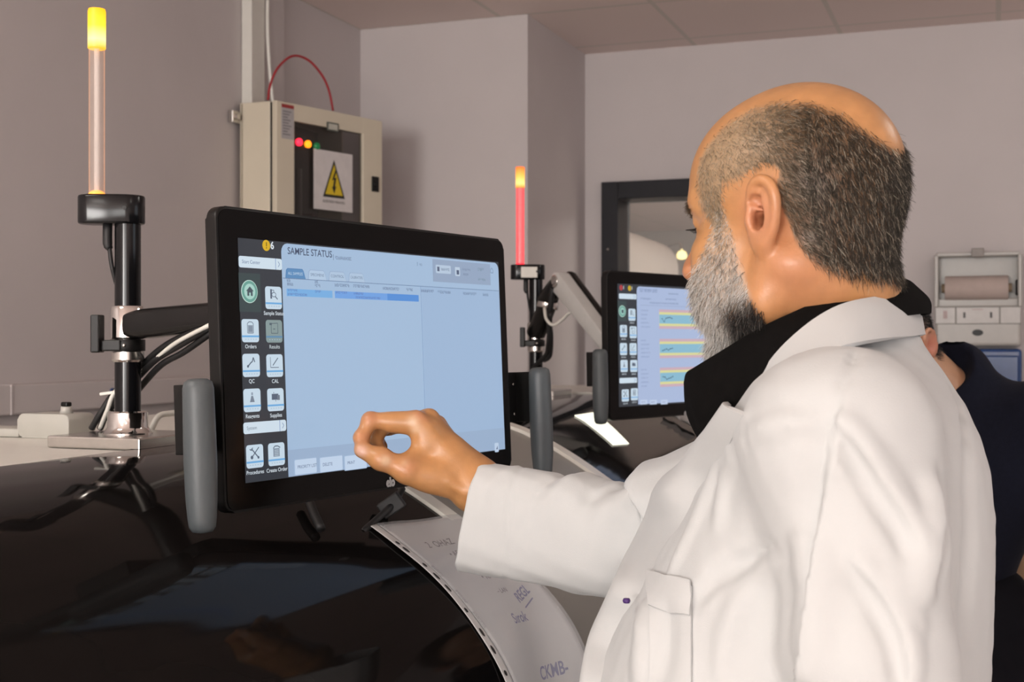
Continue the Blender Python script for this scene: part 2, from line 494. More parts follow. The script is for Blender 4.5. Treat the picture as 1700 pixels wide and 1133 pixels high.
# indicator lamps behind the window
for k, (cn, cc, st) in enumerate((('red', (1.0, 0.02, 0.05), 2.2), ('amber', (1.0, 0.30, 0.01), 1.6), ('green', (0.01, 0.16, 0.05), 0.35))):
    mb = MB(); Mx = DM @ T(0.014, 0.105 + 0.041 * k, wz1 - 0.068 - 0.002 * k) @ R(90, 'Y')
    mb.add(lathe([(0.0115, 0.0), (0.013, 0.004), (0.0125, 0.010), (0.008, 0.014), (0.002, 0.0155)], 20), Mx, 0, True)
    o = mb.build('indicator_lamp', glow('indicator_' + cn, cc, st, base=cc), door); o['label'] = cn + ' indicator lamp'
# red cable looping out of the top
rc = thing('red_cable', 'thin red cable looping above the electrical cabinet', 'cable', tuple(rm(0.1, -0.8, CB_Z1)))
mb = MB()
cp = [at(445, 166, 4.36), at(449, 140, 4.37), at(462, 112, 4.40), at(486, 93, 4.46), at(512, 100, 4.52), at(534, 124, 4.57), at(546, 150, 4.60), at(553, 184, 4.62)]
mb.add(tube(cp, 0.0042, 8), None, 0, True)
solo(mb, rc, mat('red_cable_jacket', (0.40, 0.02, 0.03), 0.4))

# ------------------------------------------------------------------ paper towel dispenser, back wall right
dx, dz0, dw, dh = PIER + 1.612, 1.430, 0.302, 0.362
dsp = thing('paper_towel_dispenser', 'pale paper towel dispenser with open top on the back wall', 'dispenser', tuple(rm(dx, YB, dz0)), RZ)
pale = mat('dispenser_plastic', (0.50, 0.48, 0.45), 0.35, var=0.03)
mb = MB(); mb.add(box(-dw / 2, dw / 2, -0.03, -0.002, 0, dh, 0.008, 3))
mb.build('back_panel', pale, dsp)
mb = MB()
for sx in (-1, 1): mb.add(box(sx * dw / 2 - .008, sx * dw / 2 + .008, -0.13, -0.03, 0.15, dh - 0.01, 0.005))
mb.add(box(-dw / 2, dw / 2, -0.12, -0.03, dh - 0.016, dh, 0.005)); mb.add(box(-dw / 2, dw / 2, -0.09, -0.03, 0.145, 0.185, 0.005))
mb.build('rim_frame', pale, dsp)
mb = MB(); mb.add(box(-dw / 2 - .004, dw / 2 + .004, -0.145, -0.03, 0.0, 0.155, 0.012, 3))
fc = mb.build('front_cover', pale, dsp)
mb = MB(); mb.add(prism([(0.02 * math.cos(k * .3142), 0.0125 * math.sin(k * .3142)) for k in range(20)], 0, 0.002), T(0.0, -0.145, 0.052) @ R(90, 'X'))
mb.build('view_slot', black_plastic, fc)
mb = MB(); mb.add(box(-0.153, 0.153, -0.1457, -0.145, 0.084, 0.152), None, 3)
for a_, b_ in ((-0.152, -0.082), (-0.076, 0.076), (0.082, 0.152)): mb.add(box(a_, b_, -0.1465, -0.145, 0.088, 0.148))
mb.add(box(-0.052, -0.044, -0.147, -0.1465, 0.108, 0.130), None, 1); mb.add(box(0.044, 0.052, -0.147, -0.1465, 0.108, 0.130), None, 1)
mb.add(box(-0.125, -0.110, -0.147, -0.1465, 0.106, 0.136), None, 2); mb.add(box(-0.02, 0.02, -0.147, -0.1465, 0.139, 0.142), None, 2)
mb.build('instruction_strip', [mat('strip_white', (0.62, 0.60, 0.58), 0.4), mat('strip_ink', (0.06, 0.06, 0.06), 0.5), mat('strip_pink', (0.52, 0.40, 0.39), 0.5), mat('strip_frame', (0.25, 0.24, 0.22), 0.5)], fc)
for xa, xb in ((0.135, 0.158), (-0.158, -0.145)):
    mb = MB(); mb.add(box(xa, xb, -0.12, -0.06, 0.195, 0.255, 0.006)); mb.build('roll_holder', black_plastic, dsp)
mb = MB(); mb.add(box(-0.022, 0.022, -0.135, -0.11, dh - 0.02, dh + 0.014, 0.003))
mb.build('lock_catch', mat('catch_grey', (0.30, 0.27, 0.25), 0.5), dsp)
rl = thing('paper_towel_roll', 'roll of pinkish paper towel held in the open dispenser', 'paper roll', tuple(rm(dx - 0.005, YB - 0.08, dz0 + 0.225)), RZ)
mb = MB(); mb.add(lathe([(0.018, -0.115), (0.046, -0.115), (0.0475, -0.112), (0.0475, 0.112), (0.046, 0.115), (0.018, 0.115)], 40), R(90, 'Y'), 0, False)
mb.build('paper', mat('towel_paper', (0.55, 0.45, 0.41), 0.8, bump=0.2), rl, shade=30)
mb = MB(); mb.add(lathe([(0.017, -0.128), (0.017, 0.128)], 20), R(90, 'Y'), 0, True)
mb.build('cardboard_core', mat('cardboard', (0.35, 0.25, 0.16), 0.8), rl)
bd = thing('bag_dispenser', 'blue plastic wall box hanging under the paper towel dispenser', 'box', tuple(rm(dx, YB, 0.93)), RZ)
blue = mat('blue_plastic', (0.025, 0.075, 0.235), 0.25, var=0.12, scale=9, rvar=0.1)
mb = MB(); mb.add(box(-dw / 2 - .002, dw / 2 + .006, -0.155, -0.002, 0, 0.49, 0.012, 3)); mb.build('shell', blue, bd)
mb = MB(); mb.add(box(-dw / 2 + .008, dw / 2 - .004, -0.162, -0.155, 0.02, 0.465, 0.006, 2)); mb.build('front_panel', blue, bd)
mb = MB(); mb.add(prism([(0.018 * math.cos(k * .3142), 0.011 * math.sin(k * .3142)) for k in range(20)], 0, 0.002), T(0.0, -0.162, 0.44) @ R(90, 'X'))
mb.build('badge', mat('badge_grey', (0.35, 0.36, 0.38), 0.3), bd)
# wooden cupboard at the far right
cup = thing('wooden_cupboard', 'brown wooden cupboard at the right edge, past the person in navy', 'cupboard', (at(1790, 900, 4.3).x, 4.3, 0), RZ)
wood, nt, b = new_mat('brown_wood')
tc = nt.nodes.new('ShaderNodeTexCoord'); wv = nt.nodes.new('ShaderNodeTexWave'); wv.inputs['Scale'].default_value = 6; wv.inputs['Distortion'].default_value = 5; wv.inputs['Detail'].default_value = 3
cr = nt.nodes.new('ShaderNodeValToRGB'); cr.color_ramp.elements[0].color = (0.17, 0.095, 0.045, 1); cr.color_ramp.elements[1].color = (0.24, 0.14, 0.07, 1)
nt.links.new(tc.outputs['Object'], wv.inputs['Vector']); nt.links.new(wv.outputs['Color'], cr.inputs['Fac']); nt.links.new(cr.outputs['Color'], b.inputs['Base Color']); b.inputs['Roughness'].default_value = 0.45
mb = MB(); mb.add(box(-0.4, 0.4, -0.22, 0.22, 0.06, 0.86, 0.004)); mb.add(box(-0.38, 0.38, -0.19, 0.2, 0, 0.06)); mb.build('carcass', wood, cup)
mb = MB(); mb.add(box(-0.42, 0.42, -0.25, 0.23, 0.86, 0.885, 0.004)); mb.build('top', wood, cup)
for sx in (-1, 1):
    mb = MB(); mb.add(box(min(sx * .395, sx * .004), max(sx * .395, sx * .004), -0.24, -0.22, 0.08, 0.845, 0.003)); d_ = mb.build('door', wood, cup)
    mb = MB(); mb.add(tube([(sx * .03, -.24, .5), (sx * .03, -.265, .51), (sx * .03, -.265, .59), (sx * .03, -.24, .60)], 0.005, 8, 4)); mb.build('handle', steel, d_)
# ------------------------------------------------------------------ analyzers (two alike, one behind the other)
P1 = Vector((-0.534, 1.80, 0))          # foot of the first monitor stand
P2 = Vector((0.0635, 3.43, 0))
shell_grey = mat('shell_grey', (0.50, 0.485, 0.45), 0.38, var=0.02, scale=5)
panel_grey = mat('panel_grey', (0.27, 0.26, 0.235), 0.42, var=0.02, scale=5)
shell_white = mat('shell_white', (0.80, 0.78, 0.72), 0.34, var=0.02, scale=5)
seam = mat('seam_dark', (0.03, 0.03, 0.03), 0.6)
# hood profile: distance off the stand line, height
HP = [(0.058, 1.300), (0.062, 1.3035), (0.075, 1.3042), (0.12, 1.3035), (0.16, 1.3010), (0.20, 1.2965), (0.25, 1.2865), (0.30, 1.2705), (0.348, 1.2475),
      (0.38, 1.2300), (0.413, 1.210), (0.445, 1.189), (0.475, 1.169), (0.506, 1.144), (0.532, 1.118), (0.553, 1.092), (0.570, 1.066), (0.583, 1.038), (0.592, 1.008), (0.598, 0.97), (0.601, 0.92), (0.602, 0.86)]
HPx = np.array(HP)
def hood_z(b): return float(np.interp(b, HPx[:, 0], HPx[:, 1]))
def hood_path(n=160):
    P = catmull([(p[0], p[1]) for p in HP], 8)
    P = np.array(P); d = np.r_[0, np.cumsum(np.linalg.norm(np.diff(P, axis=0), axis=1))]
    s = np.linspace(0, d[-1], n)
    return np.c_[np.interp(s, d, P[:, 0]), np.interp(s, d, P[:, 1])], s
def profile_sheet(y0, y1, off, th, lo=0.0, hi=None, ny=2):
    P, s = hood_path()
    t = np.gradient(P, axis=0); t /= np.linalg.norm(t, axis=1, keepdims=True)
    N = np.c_[-t[:, 1], t[:, 0]]
    N = np.where((N[:, 0:1] + N[:, 1:2]) < 0, -N, N)
    k = (s >= lo) & (s <= (hi if hi else 9))
    Q = (P + N * off)[k]
    G = [[(q[0], y, q[1]) for q in Q] for y in np.linspace(y0, y1, ny)]
    return sheet(G, th)

def analyzer(P, label, k):
    a = thing('laboratory_analyzer', label, 'analyzer', tuple(P), RZ, 'analyzers in a row')
    Y0, YS, Y1 = -0.886, 0.130, 0.826
    mb = MB(); mb.add(box(-0.42, 0.585, Y0 + .004, Y1 - .004, 0.06, 0.9, 0.01)); mb.add(box(-0.42, 0.40, Y0 + .004, Y1 - .004, 0.9, 1.17, 0.01)); mb.add(box(-0.36, 0.5, Y0 + .06, Y1 - .06, 0, 0.06))
    mb.build('cabinet_body', shell_grey, a)
    mb = MB(); mb.add(box(-0.43, 0.056, Y0, Y1, 1.268, 1.305, 0.006, 3)); mb.build('top_cover', shell_white, a)
    mb = MB(); mb.add(profile_sheet(Y0, YS - 0.003, 0.0, 0.006), None, 0, True)
    hd = mb.build('hood', black_gloss, a, shade=50); hd['label'] = 'glossy black curved hood'
    # side module: white edge strip, grey panel with a seam
    mb = MB(); mb.add(profile_sheet(YS, YS + 0.034, 0.003, 0.008, lo=0.0), None, 0, True); mb.build('edge_strip', shell_white, a, shade=50)
    mb = MB(); mb.add(profile_sheet(YS + 0.036, Y1 - 0.036, 0.0, 0.006, lo=0.0), None, 0, True); 
    mb.build('side_panel', panel_grey, a, shade=50)
    mb = MB(); mb.add(profile_sheet(Y1 - 0.034, Y1 + 0.004, 0.004, 0.010, lo=0.0), None, 0, True)
    mb.add(profile_sheet(Y1 + 0.004, Y1 + 0.012, 0.002, 0.006, lo=0.0), None, 1, True); mb.build('end_strip', [shell_white, black_plastic], a, shade=50)
    for ya, yb in ((Y0 + .01, YS - .004), (YS + .004, Y1 - .01)):
        mb = MB(); mb.add(box(0.575, 0.600, ya, yb, 0.10, 0.852, 0.008)); mb.build('front_door', shell_grey, a)
    for yy in (-0.45, 0.42):
        mb = MB(); mb.add(box(0.6005, 0.612, yy - .06, yy + .06, 0.79, 0.815, 0.004)); mb.build('door_handle', black_plastic, a)
    return a
an1 = analyzer(P1, 'analyzer with a glossy black curved hood below the big SAMPLE STATUS touchscreen', 0)
an2 = analyzer(P2, 'analyzer with a black hood below the touchscreen showing coloured charts', 1)

def loc(P, b, y, z):   # analyzer coordinates -> place
    return P + E1 * b + E2 * y + Vector((0, 0, z))

def hood_hit(P, px, py, lift=0.004):
    d = ray(px, py); lo, hi = 1.2, 4.5
    for t in np.linspace(lo, hi, 1600):
        q = Vector((0, 0, CAMZ)) + d * float(t); r = q - P; b_ = r.dot(E1)
        if 0.06 < b_ < 0.6 and q.z < hood_z(b_) + lift: return q
    return None
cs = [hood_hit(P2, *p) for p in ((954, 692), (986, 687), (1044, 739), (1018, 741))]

if all(c is not None for c in cs):  # glowing patch stands in for a bright reflection on the hood
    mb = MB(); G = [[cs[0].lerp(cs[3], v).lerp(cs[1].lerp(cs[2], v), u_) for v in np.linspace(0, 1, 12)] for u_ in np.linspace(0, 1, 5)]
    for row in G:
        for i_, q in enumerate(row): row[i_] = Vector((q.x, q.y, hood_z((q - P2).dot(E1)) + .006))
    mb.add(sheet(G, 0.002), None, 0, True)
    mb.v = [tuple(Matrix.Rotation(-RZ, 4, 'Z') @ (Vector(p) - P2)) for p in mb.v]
    o = mb.build('reflection_patch', glow('reflection_glow', (1.0, 0.98, 0.80), 1.25, base=(0.8, 0.8, 0.75)), an2); o['label'] = 'glowing pale patch added for a bright reflection in the black hood'
# grey lidded box with a black knob on top of the first analyzer
gb = thing('instrument_module', 'low grey rounded module with a black knob behind the amber-lit monitor stand', 'module', tuple(loc(P1, -0.195, 0.088, 1.3055)), RZ)
mb = MB(); mb.add(prism(rrect(0.094, 0.036, 0.009, 6), -0.03, 0.03, 0.003), T(0, 0, 0.018) @ R(90, 'X'), 0, True)
mb.add(box(-0.20, -0.045, -0.03, 0.03, 0.0, 0.013, 0.003), None, 0)
mb.build('housing', mat('module_grey', (0.47, 0.46, 0.42), 0.4, var=0.03), gb, shade=40)
mb = MB(); mb.add(lathe([(0.010, 0.036), (0.008, 0.042), (0.008, 0.046)], 16), T(0.018, 0, 0), 0, True); mb.add(box(0.012, 0.024, -0.006, 0.006, 0.046, 0.053, 0.002), None, 1)
mb.build('knob', [shell_grey, black_plastic], gb)

# ------------------------------------------------------------------ monitor stands with status light
amber = (1.0, 0.36, 0.015)
def stand(P, label, k):
    st = thing('monitor_stand', label, 'monitor stand', tuple(P + Vector((0, 0, 1.305))), RZ, 'monitor stands with a status light')
    Z = lambda z: z - 1.305
    mb = MB(); mb.add(box(-0.075, 0.075, -0.075, 0.075, 0.0005, 0.0165, 0.002)); mb.build('base_plate', steel, st)
    mb = MB(); mb.add(lathe([(0.034, 0.0165), (0.034, 0.018), (0.0315, 0.019), (0.0275, 0.026), (0.0275, 0.046), (0.0255, 0.048), (0.02, 0.048)], 40), None, 0, True); mb.build('base_collar', chrome, st, shade=40)
    mb = MB(); mb.add(lathe([(0.0178, 0.03), (0.0178, Z(1.621))], 40), None, 0, True); mb.build('pole', mat('pole_black', (0.006, 0.006, 0.007), 0.13, spec=0.3, var=0.1), st, shade=40)
    # light box
    ang = 25.6
    Mb = R(ang, 'Z')
    mb = MB()
    poly = []
    for q in range(13): a = math.radians(-90 + 15 * q); poly.append((0.0235 * math.cos(a), 0.0235 * math.sin(a)))
    for q in range(13): a = math.radians(90 + 15 * q); poly.append((-0.050 + 0.0175 * math.cos(a), 0.0205 * math.sin(a)))
    mb.add(prism(poly, Z(1.612), Z(1.652), 0.003), Mb, 0, True)
    lb = mb.build('light_box', mat('lightbox_black', (0.006, 0.006, 0.007), 0.16, spec=0.3, var=0.1), st, shade=40)
    if k:
        mb = MB(); mb.add(box(-0.042, 0.001, -0.0242, -0.0200, Z(1.617), Z(1.645), 0.0005), Mb); mb.build('white_plate', white_plastic, lb); 
    mb = MB(); mb.add(lathe([(0.0028, 0), (0.0028, 0.001)], 12), Mb @ T(0.0, -0.0235, Z(1.633)) @ R(90, 'X')); mb.build('socket_screw', seam, lb)
    tz = Mb @ Vector((-0.042, 0, 0))
    Mt = T(tz.x, tz.y, 0)
    if k == 0: tc_, cc_, te = (1.0, 0.33, 0.05), (1.0, 0.52, 0.01), 0.07
    else: tc_, cc_, te = (1.0, 0.03, 0.05), (1.0, 0.14, 0.02), 0.75
    zt, zc = Z(1.652), Z(1.855)
    # clear tube, its lit rim and glowing cap
    tm, nt, b = new_mat('light_tube_%s' % ('amber', 'red')[k])
    lw = nt.nodes.new('ShaderNodeLayerWeight'); lw.inputs['Blend'].default_value = 0.5
    mr = nt.nodes.new('ShaderNodeMapRange'); mr.inputs['From Min'].default_value = (0.36, 0.1)[k]; mr.inputs['From Max'].default_value = (0.75, 0.8)[k]
    mr.inputs['To Min'].default_value = te; mr.inputs['To Max'].default_value = 1.1
    nt.links.new(lw.outputs['Facing'], mr.inputs['Value'])
    nt.links.new(mr.outputs['Result'], b.inputs['Emission Strength'])
    b.inputs['Emission Color'].default_value = tc_ + (1,)
    b.inputs['Base Color'].default_value = ((0.75, 0.62, 0.55, 1), (0.8, 0.25, 0.25, 1))[k]
    b.inputs['Roughness'].default_value = 0.15; b.inputs['Alpha'].default_value = (0.20, 0.75)[k]
    mb = MB(); mb.add(lathe([(0.0108, zt), (0.0108, zc)], 32, cap=False), Mt, 0, True); tb_ = mb.build('light_tube', tm, st)
    mb = MB(); mb.add(lathe([(0.0036, zt), (0.0036, zc)], 16, cap=False), Mt, 0, True)
    im, nt, b = new_mat('tube_core_%s' % ('amber', 'red')[k]); b.inputs['Base Color'].default_value = ((0.8, 0.75, 0.72, 1), (0.9, 0.5, 0.5, 1))[k]; b.inputs['Alpha'].default_value = 0.5; b.inputs['Roughness'].default_value = 0.2
    b.inputs['Emission Color'].default_value = ((1.0, 0.75, 0.6, 1), (1, 0.35, 0.35, 1))[k]; b.inputs['Emission Strength'].default_value = (0.06, 0.35)[k]
    mb.build('tube_core', im, tb_)
    mb = MB(); mb.add(lathe([(0.0106, zt), (0.0115, zt + 0.001), (0.0110, zt + 0.003), (0.0075, zt + 0.006), (0.0, zt + 0.008)], 24), Mt, 0, True); mb.build('tube_glow_ring', glow('ring_%d' % k, tc_, 1.6, base=tc_), tb_)
    mb = MB(); mb.add(lathe([(0.0108, zc), (0.0122, zc + 0.001), (0.0122, zc + 0.052), (0.0112, zc + 0.0555), (0.004, zc + 0.0565)], 32), Mt, 0, True)
    gm, nt, b = new_mat('lit_cap_%s' % ('amber', 'red')[k])
    tcn = nt.nodes.new('ShaderNodeTexCoord'); sp = nt.nodes.new('ShaderNodeSeparateXYZ'); mr = nt.nodes.new('ShaderNodeMapRange'); rp = nt.nodes.new('ShaderNodeValToRGB')
    nt.links.new(tcn.outputs['Object'], sp.inputs[0]); nt.links.new(sp.outputs['Z'], mr.inputs['Value']); mr.inputs['From Min'].default_value = zc; mr.inputs['From Max'].default_value = zc + 0.057
    nt.links.new(mr.outputs['Result'], rp.inputs['Fac'])
    e = rp.color_ramp.elements
    e[0].position = 0.0; e[0].color = ((1.0, 0.42, 0.01, 1), (1.0, 0.25, 0.03, 1))[k]
    e[1].position = 1.0; e[1].color = ((1.0, 0.45, 0.0, 1), (1.0, 0.10, 0.02, 1))[k]
    x = e.new(0.22); x.color = ((1.0, 0.85, 0.35, 1), (1.0, 0.70, 0.22, 1))[k]
    x = e.new(0.55); x.color = ((1.0, 0.68, 0.03, 1), (1.0, 0.45, 0.08, 1))[k]
    nt.links.new(rp.outputs['Color'], b.inputs['Emission Color']); b.inputs['Emission Strength'].default_value = 1.5; b.inputs['Base Color'].default_value = (0.3, 0.1, 0.01, 1)
    cap = mb.build('lit_cap', gm, st, shade=50); cap['label'] = ('glowing amber cap', 'glowing orange-red cap')[k]
    # plug and cable from the light box
    q = Mb @ Vector((-0.027, -0.002, 0))
    mb = MB(); mb.add(tube([(q.x, q.y, Z(1.613)), (q.x, q.y, Z(1.585)), (q.x + .004, q.y, Z(1.578))], [0.0065, 0.0065, 0.0045], 12, 3), None, 0, True)
    mb.add(tube([(q.x + .003, q.y, Z(1.58)), (q.x + .008, q.y, Z(1.55)), (q.x + .012, q.y + .012, Z(1.51)), (q.x + .018, q.y + .022, Z(1.47)), (q.x + .02, q.y + .022, Z(1.40))], 0.003, 8), None, 0, True)
    mb.build('light_cable', black_rubber, st)
    # clamp
    mb = MB(); mb.add(lathe([(0.0195, Z(1.421)), (0.0225, Z(1.424)), (0.0225, Z(1.435)), (0.0195, Z(1.4355))], 36), None, 0, True); mb.build('clamp_ring', steel, st, shade=40)
    mb = MB(); mb.add(lathe([(0.0235, Z(1.436)), (0.0238, Z(1.4365)), (0.0238, Z(1.4515)), (0.0235, Z(1.452))], 36), None, 0, True)
    mb.add(box(-0.040, -0.027, -0.034, -0.014, Z(1.434), Z(1.486), 0.002), R(15, 'Z')); mb.add(box(-0.034, 0.0, -0.026, -0.012, Z(1.436), Z(1.4515), 0.002), R(15, 'Z'))
    for a_ in (60, 100): mb.add(lathe([(0.0028, 0), (0.0022, 0.0015)], 12), R(a_ - 165, 'Z') @ T(0.0236, 0, Z(1.444)) @ R(90, 'Y'), 1, True)
    mb.build('clamp', [black_plastic, steel], st)
    mb = MB(); mb.add(lathe([(0.021, Z(1.4525)), (0.0232, Z(1.455)), (0.0232, Z(1.495)), (0.021, Z(1.4985))], 40), None, 0, True); mb.build('arm_hub', chrome, st, shade=40)
    return st, Z

st1, Z = stand(P1, 'black monitor stand topped by a clear light tube with an amber cap', 0)
st2, Z = stand(P2, 'black monitor stand topped by a glowing red light tube', 1)

def local(o, p):
    return Matrix.Rotation(-RZ, 4, 'Z') @ (Vector(p) - Vector(o.location))

# ------------------------------------------------------------------ monitors
def monitor(front_left, heading, tilt, W, H, SW, SH, sx0, sz0, label, k):
    """front_left: near front edge at mid height, heading: direction of the long side"""
    U = Vector((math.sin(heading), math.cos(heading), 0)); N = Vector((U.y, -U.x, 0))
    rz = math.atan2(U.y, U.x)
    origin = Vector(front_left) + U * (W / 2)
    m = thing('touchscreen_monitor', label, 'monitor', tuple(origin), rz, 'touchscreen monitors')
    m.rotation_euler = Matrix.Rotation(rz, 3, 'Z').to_euler()
    M = Matrix.Translation(origin) @ Matrix.Rotation(rz, 4, 'Z') @ Matrix.Rotation(math.radians(-tilt), 4, 'X')
    m.matrix_world = M
    def scr(px, py):          # point of the picture -> x, z on the front glass
        Mi = M.inverted(); o = Mi @ Vector((0, 0, CAMZ)); d = (Mi.to_3x3() @ ray(px, py))
        t = -o.y / d.y
        q = o + d * t
        return q.x, q.z
    D = 0.016
    mb = MB(); mb.add(prism(rrect(W, H, 0.014, 6), 0.0, D, 0.003, 3), R(90, 'X') @ T(0, 0, -D) , 0, True)
    mb.add(prism(rrect(W * 0.62, H * 0.66, 0.03, 6), 0.0, 0.03, 0.01, 3), T(0, D + 0.029, 0) @ R(90, 'X'), 0, True)
    hs = mb.build('housing', black_plastic, m, shade=35)
    mb = MB(); mb.add(prism(rrect(W - 0.006, H - 0.006, 0.012, 6), 0, 0.0012), T(0, 0.0, 0) @ R(90, 'X'))
    gm_ = mat('front_glass_black', (0.003, 0.003, 0.0033), 0.18, spec=0.22, var=0.1)
    mb.build('bezel', gm_, m)
    return m, M, scr

FRONT = -0.0014
def V3(x, z, l): return (x, FRONT - 0.00025 * l, z)

class UI:
    def __init__(self, scr): self.mb = MB(); self.mats = []; self.idx = {}; self.scr = scr
    def mi(self, col):
        if col not in self.idx:
            self.idx[col] = len(self.mats); self.mats.append(glow('screen_%02d_%02d_%02d' % col, s2l(col), 1.0, base=(0.01, 0.01, 0.012), rough=0.22))
        return self.idx[col]
    def poly(self, pts, col, l): self.mb.add(([V3(x, z, l) for x, z in pts], [tuple(range(len(pts)))]), None, self.mi(col))
    def rect(self, x0, x1, z0, z1, col, l, r=0.0):
        if r: pts = [(p[0] + (x0 + x1) / 2, p[1] + (z0 + z1) / 2) for p in rrect(abs(x1 - x0), abs(z1 - z0), r, 4)]
        else: pts = [(x0, z0), (x1, z0), (x1, z1), (x0, z1)]
        self.poly(pts, col, l)
    def disc(self, x, z, r, col, l, n=28): self.poly([(x + r * math.cos(2 * math.pi * q / n), z + r * math.sin(2 * math.pi * q / n)) for q in range(n)], col, l)
    def line(self, pts, w, col, l):
        for (a, b), (c, d) in zip(pts[:-1], pts[1:]):
            L = math.hypot(c - a, d - b) + 1e-9; nx, nz = -(d - b) / L * w / 2, (c - a) / L * w / 2
            self.poly([(a + nx, b + nz), (a - nx, b - nz), (c - nx, d - nz), (c + nx, d + nz)], col, l)
    def text(self, s, x, z, size, col, l, align='LEFT', bold=0.0, sx=1.0):
        v, f = text_poly(s, size, align, bold)
        self.mb.add(([V3(x + p[0] * sx, z + p[1], l) for p in v], f), None, self.mi(col))

DARK, TILE, BLUEBAR, INK, WHITE, MAIN = (50, 55, 62), (196, 214, 228), (108, 168, 218), (92, 104, 122), (205, 220, 232), (161, 186, 214)

def icon(u, x, z, w, h, kind, l, disabled=False):
    bg = (132, 150, 150) if disabled else TILE
    ink = (84, 98, 108) if disabled else (86, 98, 116)
    u.rect(x - w / 2, x + w / 2, z - h / 2, z + h / 2, bg, l, 0.0035)
    u.rect(x - w / 2, x + w / 2, z - h * 0.285, z - h * 0.205, (96, 138, 170) if disabled else BLUEBAR, l + 1)
    for q in range(5): u.rect(x - w * .32 + q * w * .15, x - w * .32 + q * w * .15 + w * .07, z - h * .39, z - h * .355, (160, 184, 204), l + 1)
    c = z + h * 0.14; t = h * 0.03
    if kind == 'tube':
        u.rect(x - w * .2, x - w * .1, c - h * .18, c + h * .24, ink, l + 1); u.line([(x + w * .02 + w * .13 * math.cos(a * .628), c + h * .0 + h * .1 * math.sin(a * .628)) for a in range(11)], t, ink, l + 1); u.line([(x + w * .1, c - h * .08), (x + w * .24, c - h * .2)], t * 1.6, ink, l + 1)
        u.line([(x - w * .1, c + h * .2), (x + w * .02, c + h * .2), (x + w * .02, c + h * .1)], t, ink, l + 1)
    elif kind == 'clip':
        u.line([(x - w * .17, c + h * .17), (x - w * .17, c - h * .24), (x + w * .17, c - h * .24), (x + w * .17, c + h * .17), (x + w * .08, c + h * .24), (x - w * .08, c + h * .24), (x - w * .17, c + h * .17)], t, ink, l + 1)
        u.rect(x - w * .14, x + w * .14, c - h * .21, c + h * .1, (140, 154, 170), l + 1)
        for q in range(3): u.line([(x - w * .07 + q * w * .07, c - h * .18), (x - w * .07 + q * w * .07, c + h * .06)], t * .7, ink, l + 2)
    elif kind == 'page':
        u.line([(x - w * .22, c + h * .2), (x + w * .22, c + h * .22), (x + w * .22, c - h * .23), (x - w * .18, c - h * .23), (x - w * .18, c + h * .14)], t, ink, l + 1); u.rect(x - w * .28, x - w * .14, c + h * .13, c + h * .23, ink, l + 1)
        u.rect(x - w * .06, x + w * .06, c - h * .06, c - h * .02, ink, l + 1)
    elif kind == 'zigzag':
        u.line([(x - w * .22, c - h * .2), (x - w * .02, c - h * .02), (x + w * .06, c + h * .02), (x + w * .12, c + h * .2), (x + w * .2, c - h * .0)], t * 1.8, ink, l + 1); u.disc(x - w * .2, c - h * .18, w * .06, ink, l + 1, 8)
    elif kind == 'chart':
        u.line([(x - w * .26, c + h * .24), (x - w * .26, c - h * .22), (x + w * .24, c - h * .22)], t, ink, l + 1); u.line([(x - w * .12, c - h * .13), (x + w * .2, c + h * .2)], t * 1.5, ink, l + 1)
    elif kind == 'flask':
        u.poly([(x - w * .05, c + h * .05), (x + w * .05, c + h * .05), (x + w * .14, c - h * .22), (x - w * .14, c - h * .22)], (118, 130, 146), l + 1); u.rect(x - w * .05, x + w * .05, c + h * .08, c + h * .2, (140, 154, 170), l + 1)
    elif kind == 'box':
        u.rect(x - w * .24, x + w * .16, c - h * .14, c + h * .12, ink, l + 1); u.rect(x + w * .08, x + w * .24, c - h * .16, c + h * .06, (110, 120, 134), l + 2); u.rect(x - w * .13, x - w * .1, c + h * .14, c + h * .2, ink, l + 1); u.line([(x, c - h * .14), (x, c - h * .22)], t, ink, l + 1)
    elif kind == 'tools':
        u.line([(x - w * .2, c + h * .2), (x + w * .22, c - h * .22)], t * 1.8, ink, l + 1); u.line([(x + w * .24, c + h * .24), (x - w * .2, c - h * .2)], t * 1.6, ink, l + 1)
        u.line([(x - w * .3, c + h * .18), (x - w * .2, c + h * .12), (x - w * .12, c + h * .24)], t * 1.5, ink, l + 1); u.disc(x - w * .18, c - h * .18, w * .08, ink, l + 1, 10); u.disc(x + w * .2, c - h * .2, w * .06, ink, l + 1, 10)
    elif kind == 'order':
        u.rect(x - w * .2, x + w * .18, c - h * .24, c + h * .12, (128, 142, 158), l + 1); u.line([(x - w * .2, c + h * .12), (x - w * .1, c + h * .22), (x + w * .08, c + h * .22), (x + w * .22, c + h * .14)], t * 1.5, ink, l + 1)
        for q in range(4): u.line([(x - w * .14, c + h * .04 - q * h * .075), (x + w * .12, c + h * .04 - q * h * .075)], t * .7, WHITE, l + 2)

def bar(u, x0, x1, z, h, l):
    u.rect(x0, x1, z - h / 2, z + h / 2, (204, 220, 232), l, h * 0.22)
    xs = x1 - (x1 - x0) * 0.155
    u.rect(xs - .0004, xs + .0004, z - h / 2, z + h / 2, (120, 144, 190), l + 1)
    xc = (xs + x1) / 2; u.line([(xc - .0012, z + .003), (xc + .0012, z), (xc - .0012, z - .003)], .0009, (130, 150, 180), l + 1)

